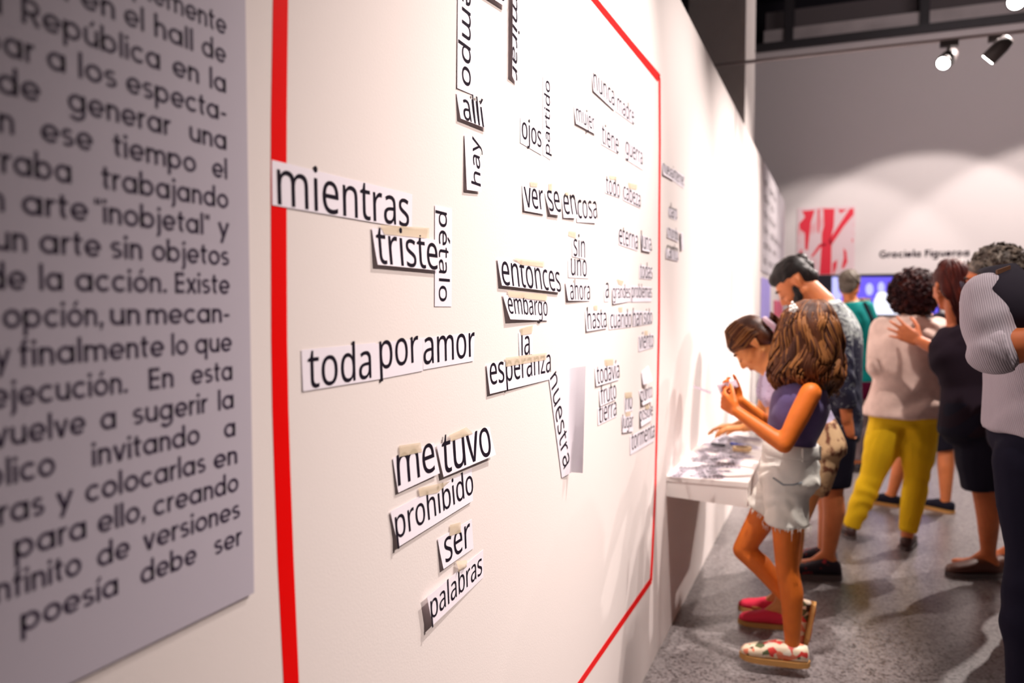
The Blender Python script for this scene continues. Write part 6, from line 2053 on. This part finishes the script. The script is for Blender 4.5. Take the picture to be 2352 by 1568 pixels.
mp = nt.nodes.new('ShaderNodeMapping'); mp.inputs['Rotation'].default_value = (0, .30, .3)
nt.links.new(tc.outputs['Object'], mp.inputs['Vector']); nt.links.new(mp.outputs['Vector'], wv.inputs['Vector'])
rp = nt.nodes.new('ShaderNodeValToRGB')
rp.color_ramp.elements[0].color = (.30, .26, .30, 1); rp.color_ramp.elements[1].color = (.46, .41, .46, 1)
nt.links.new(wv.outputs['Fac'], rp.inputs['Fac']); nt.links.new(rp.outputs['Color'], nt.nodes['Principled BSDF'].inputs['Base Color'])
bp = nt.nodes.new('ShaderNodeBump'); bp.inputs['Strength'].default_value = .4; bp.inputs['Distance'].default_value = .002
nt.links.new(wv.outputs['Fac'], bp.inputs['Height']); nt.links.new(bp.outputs['Normal'], nt.nodes['Principled BSDF'].inputs['Normal'])
nt.nodes['Principled BSDF'].inputs['Roughness'].default_value = .9
bm = bmesh.new()
B.torso(bm, .22, .975, .026)
for sd in 'LR': B.arm(bm, sd, .020, 0, 1.14, ends=(True, False))
sh = blob('ribbed_shirt', bm, M_RIB, root, .0075, 5, wrinkle=(.005, 48, V(.5, .2, .8)))
for sd in 'LR':
    bm = bmesh.new()
    d_ = (J['wr' + sd] - J['el' + sd]).normalized()
    p_ = J['el' + sd]
    cap(bm, p_ + d_ * .006, p_ + d_ * .034, .063, .062, 20, ends=(True, False))
    blob('rolled_cuff', bm, M_RIB, sh, .007, 2)
bm = bmesh.new()
B.torso(bm, -.10, .30, .010)
for sd in 'LR': B.leg(bm, sd, .012, 0, 1.96, .004, ends=(True, False))
blob('trousers', bm, mat('midnight_denim', (0.008, 0.007, 0.018), .85, .12), root, .009, 5, wrinkle=(.004, 40, V(0, 0, 1)))
for sd in 'LR': shoe(root, J['an' + sd], V(1, .2, 0), V(0, 0, 1), 1.1, M_STEEL, M_SOLE, False, h_ank=J['an' + sd].z / 1.1)
bm = bmesh.new(); f, u, l = head_frame(J); c = J['head']
ell(bm, c + u * .045 - f * .02, (f * .108, l * .090, u * .090)); ell(bm, c - u * .01 - f * .06, (f * .050, l * .076, u * .075))
blob('hair', bm, M_DARKHAIR, root, .008, 3)
# broad black strap over the shoulder with its tan tag
M_STRAP = mat('black_webbing', (0.016, 0.012, 0.022), .8, .2)
bm = bmesh.new()
SP = [(2262, 640, .0), (2272, 618, -.10), (2298, 618, -.22), (2326, 655, -.30), (2344, 710, -.32), (2360, 780, -.31)]
tube(bm, [q(*p) for p in SP], [.018, .030, .042, .050, .048, .040], 14, .28, (0, -1, .15))
st_ = put(obj('shoulder_strap', bm, M_STRAP, smooth=True), root)
bm = bmesh.new()
c = q(2304, 620, -.255)
hexa(bm, [c + RGT * x + V(0, 0, z + x * .35) + FH * y for z in (-.006, .006) for x, y in ((-.017, -.004), (.017, -.004), (.017, .004), (-.017, .004))])
put(obj('strap_tag', bm, mat('tan_leather', (.14, .06, .03), .6)), st_)
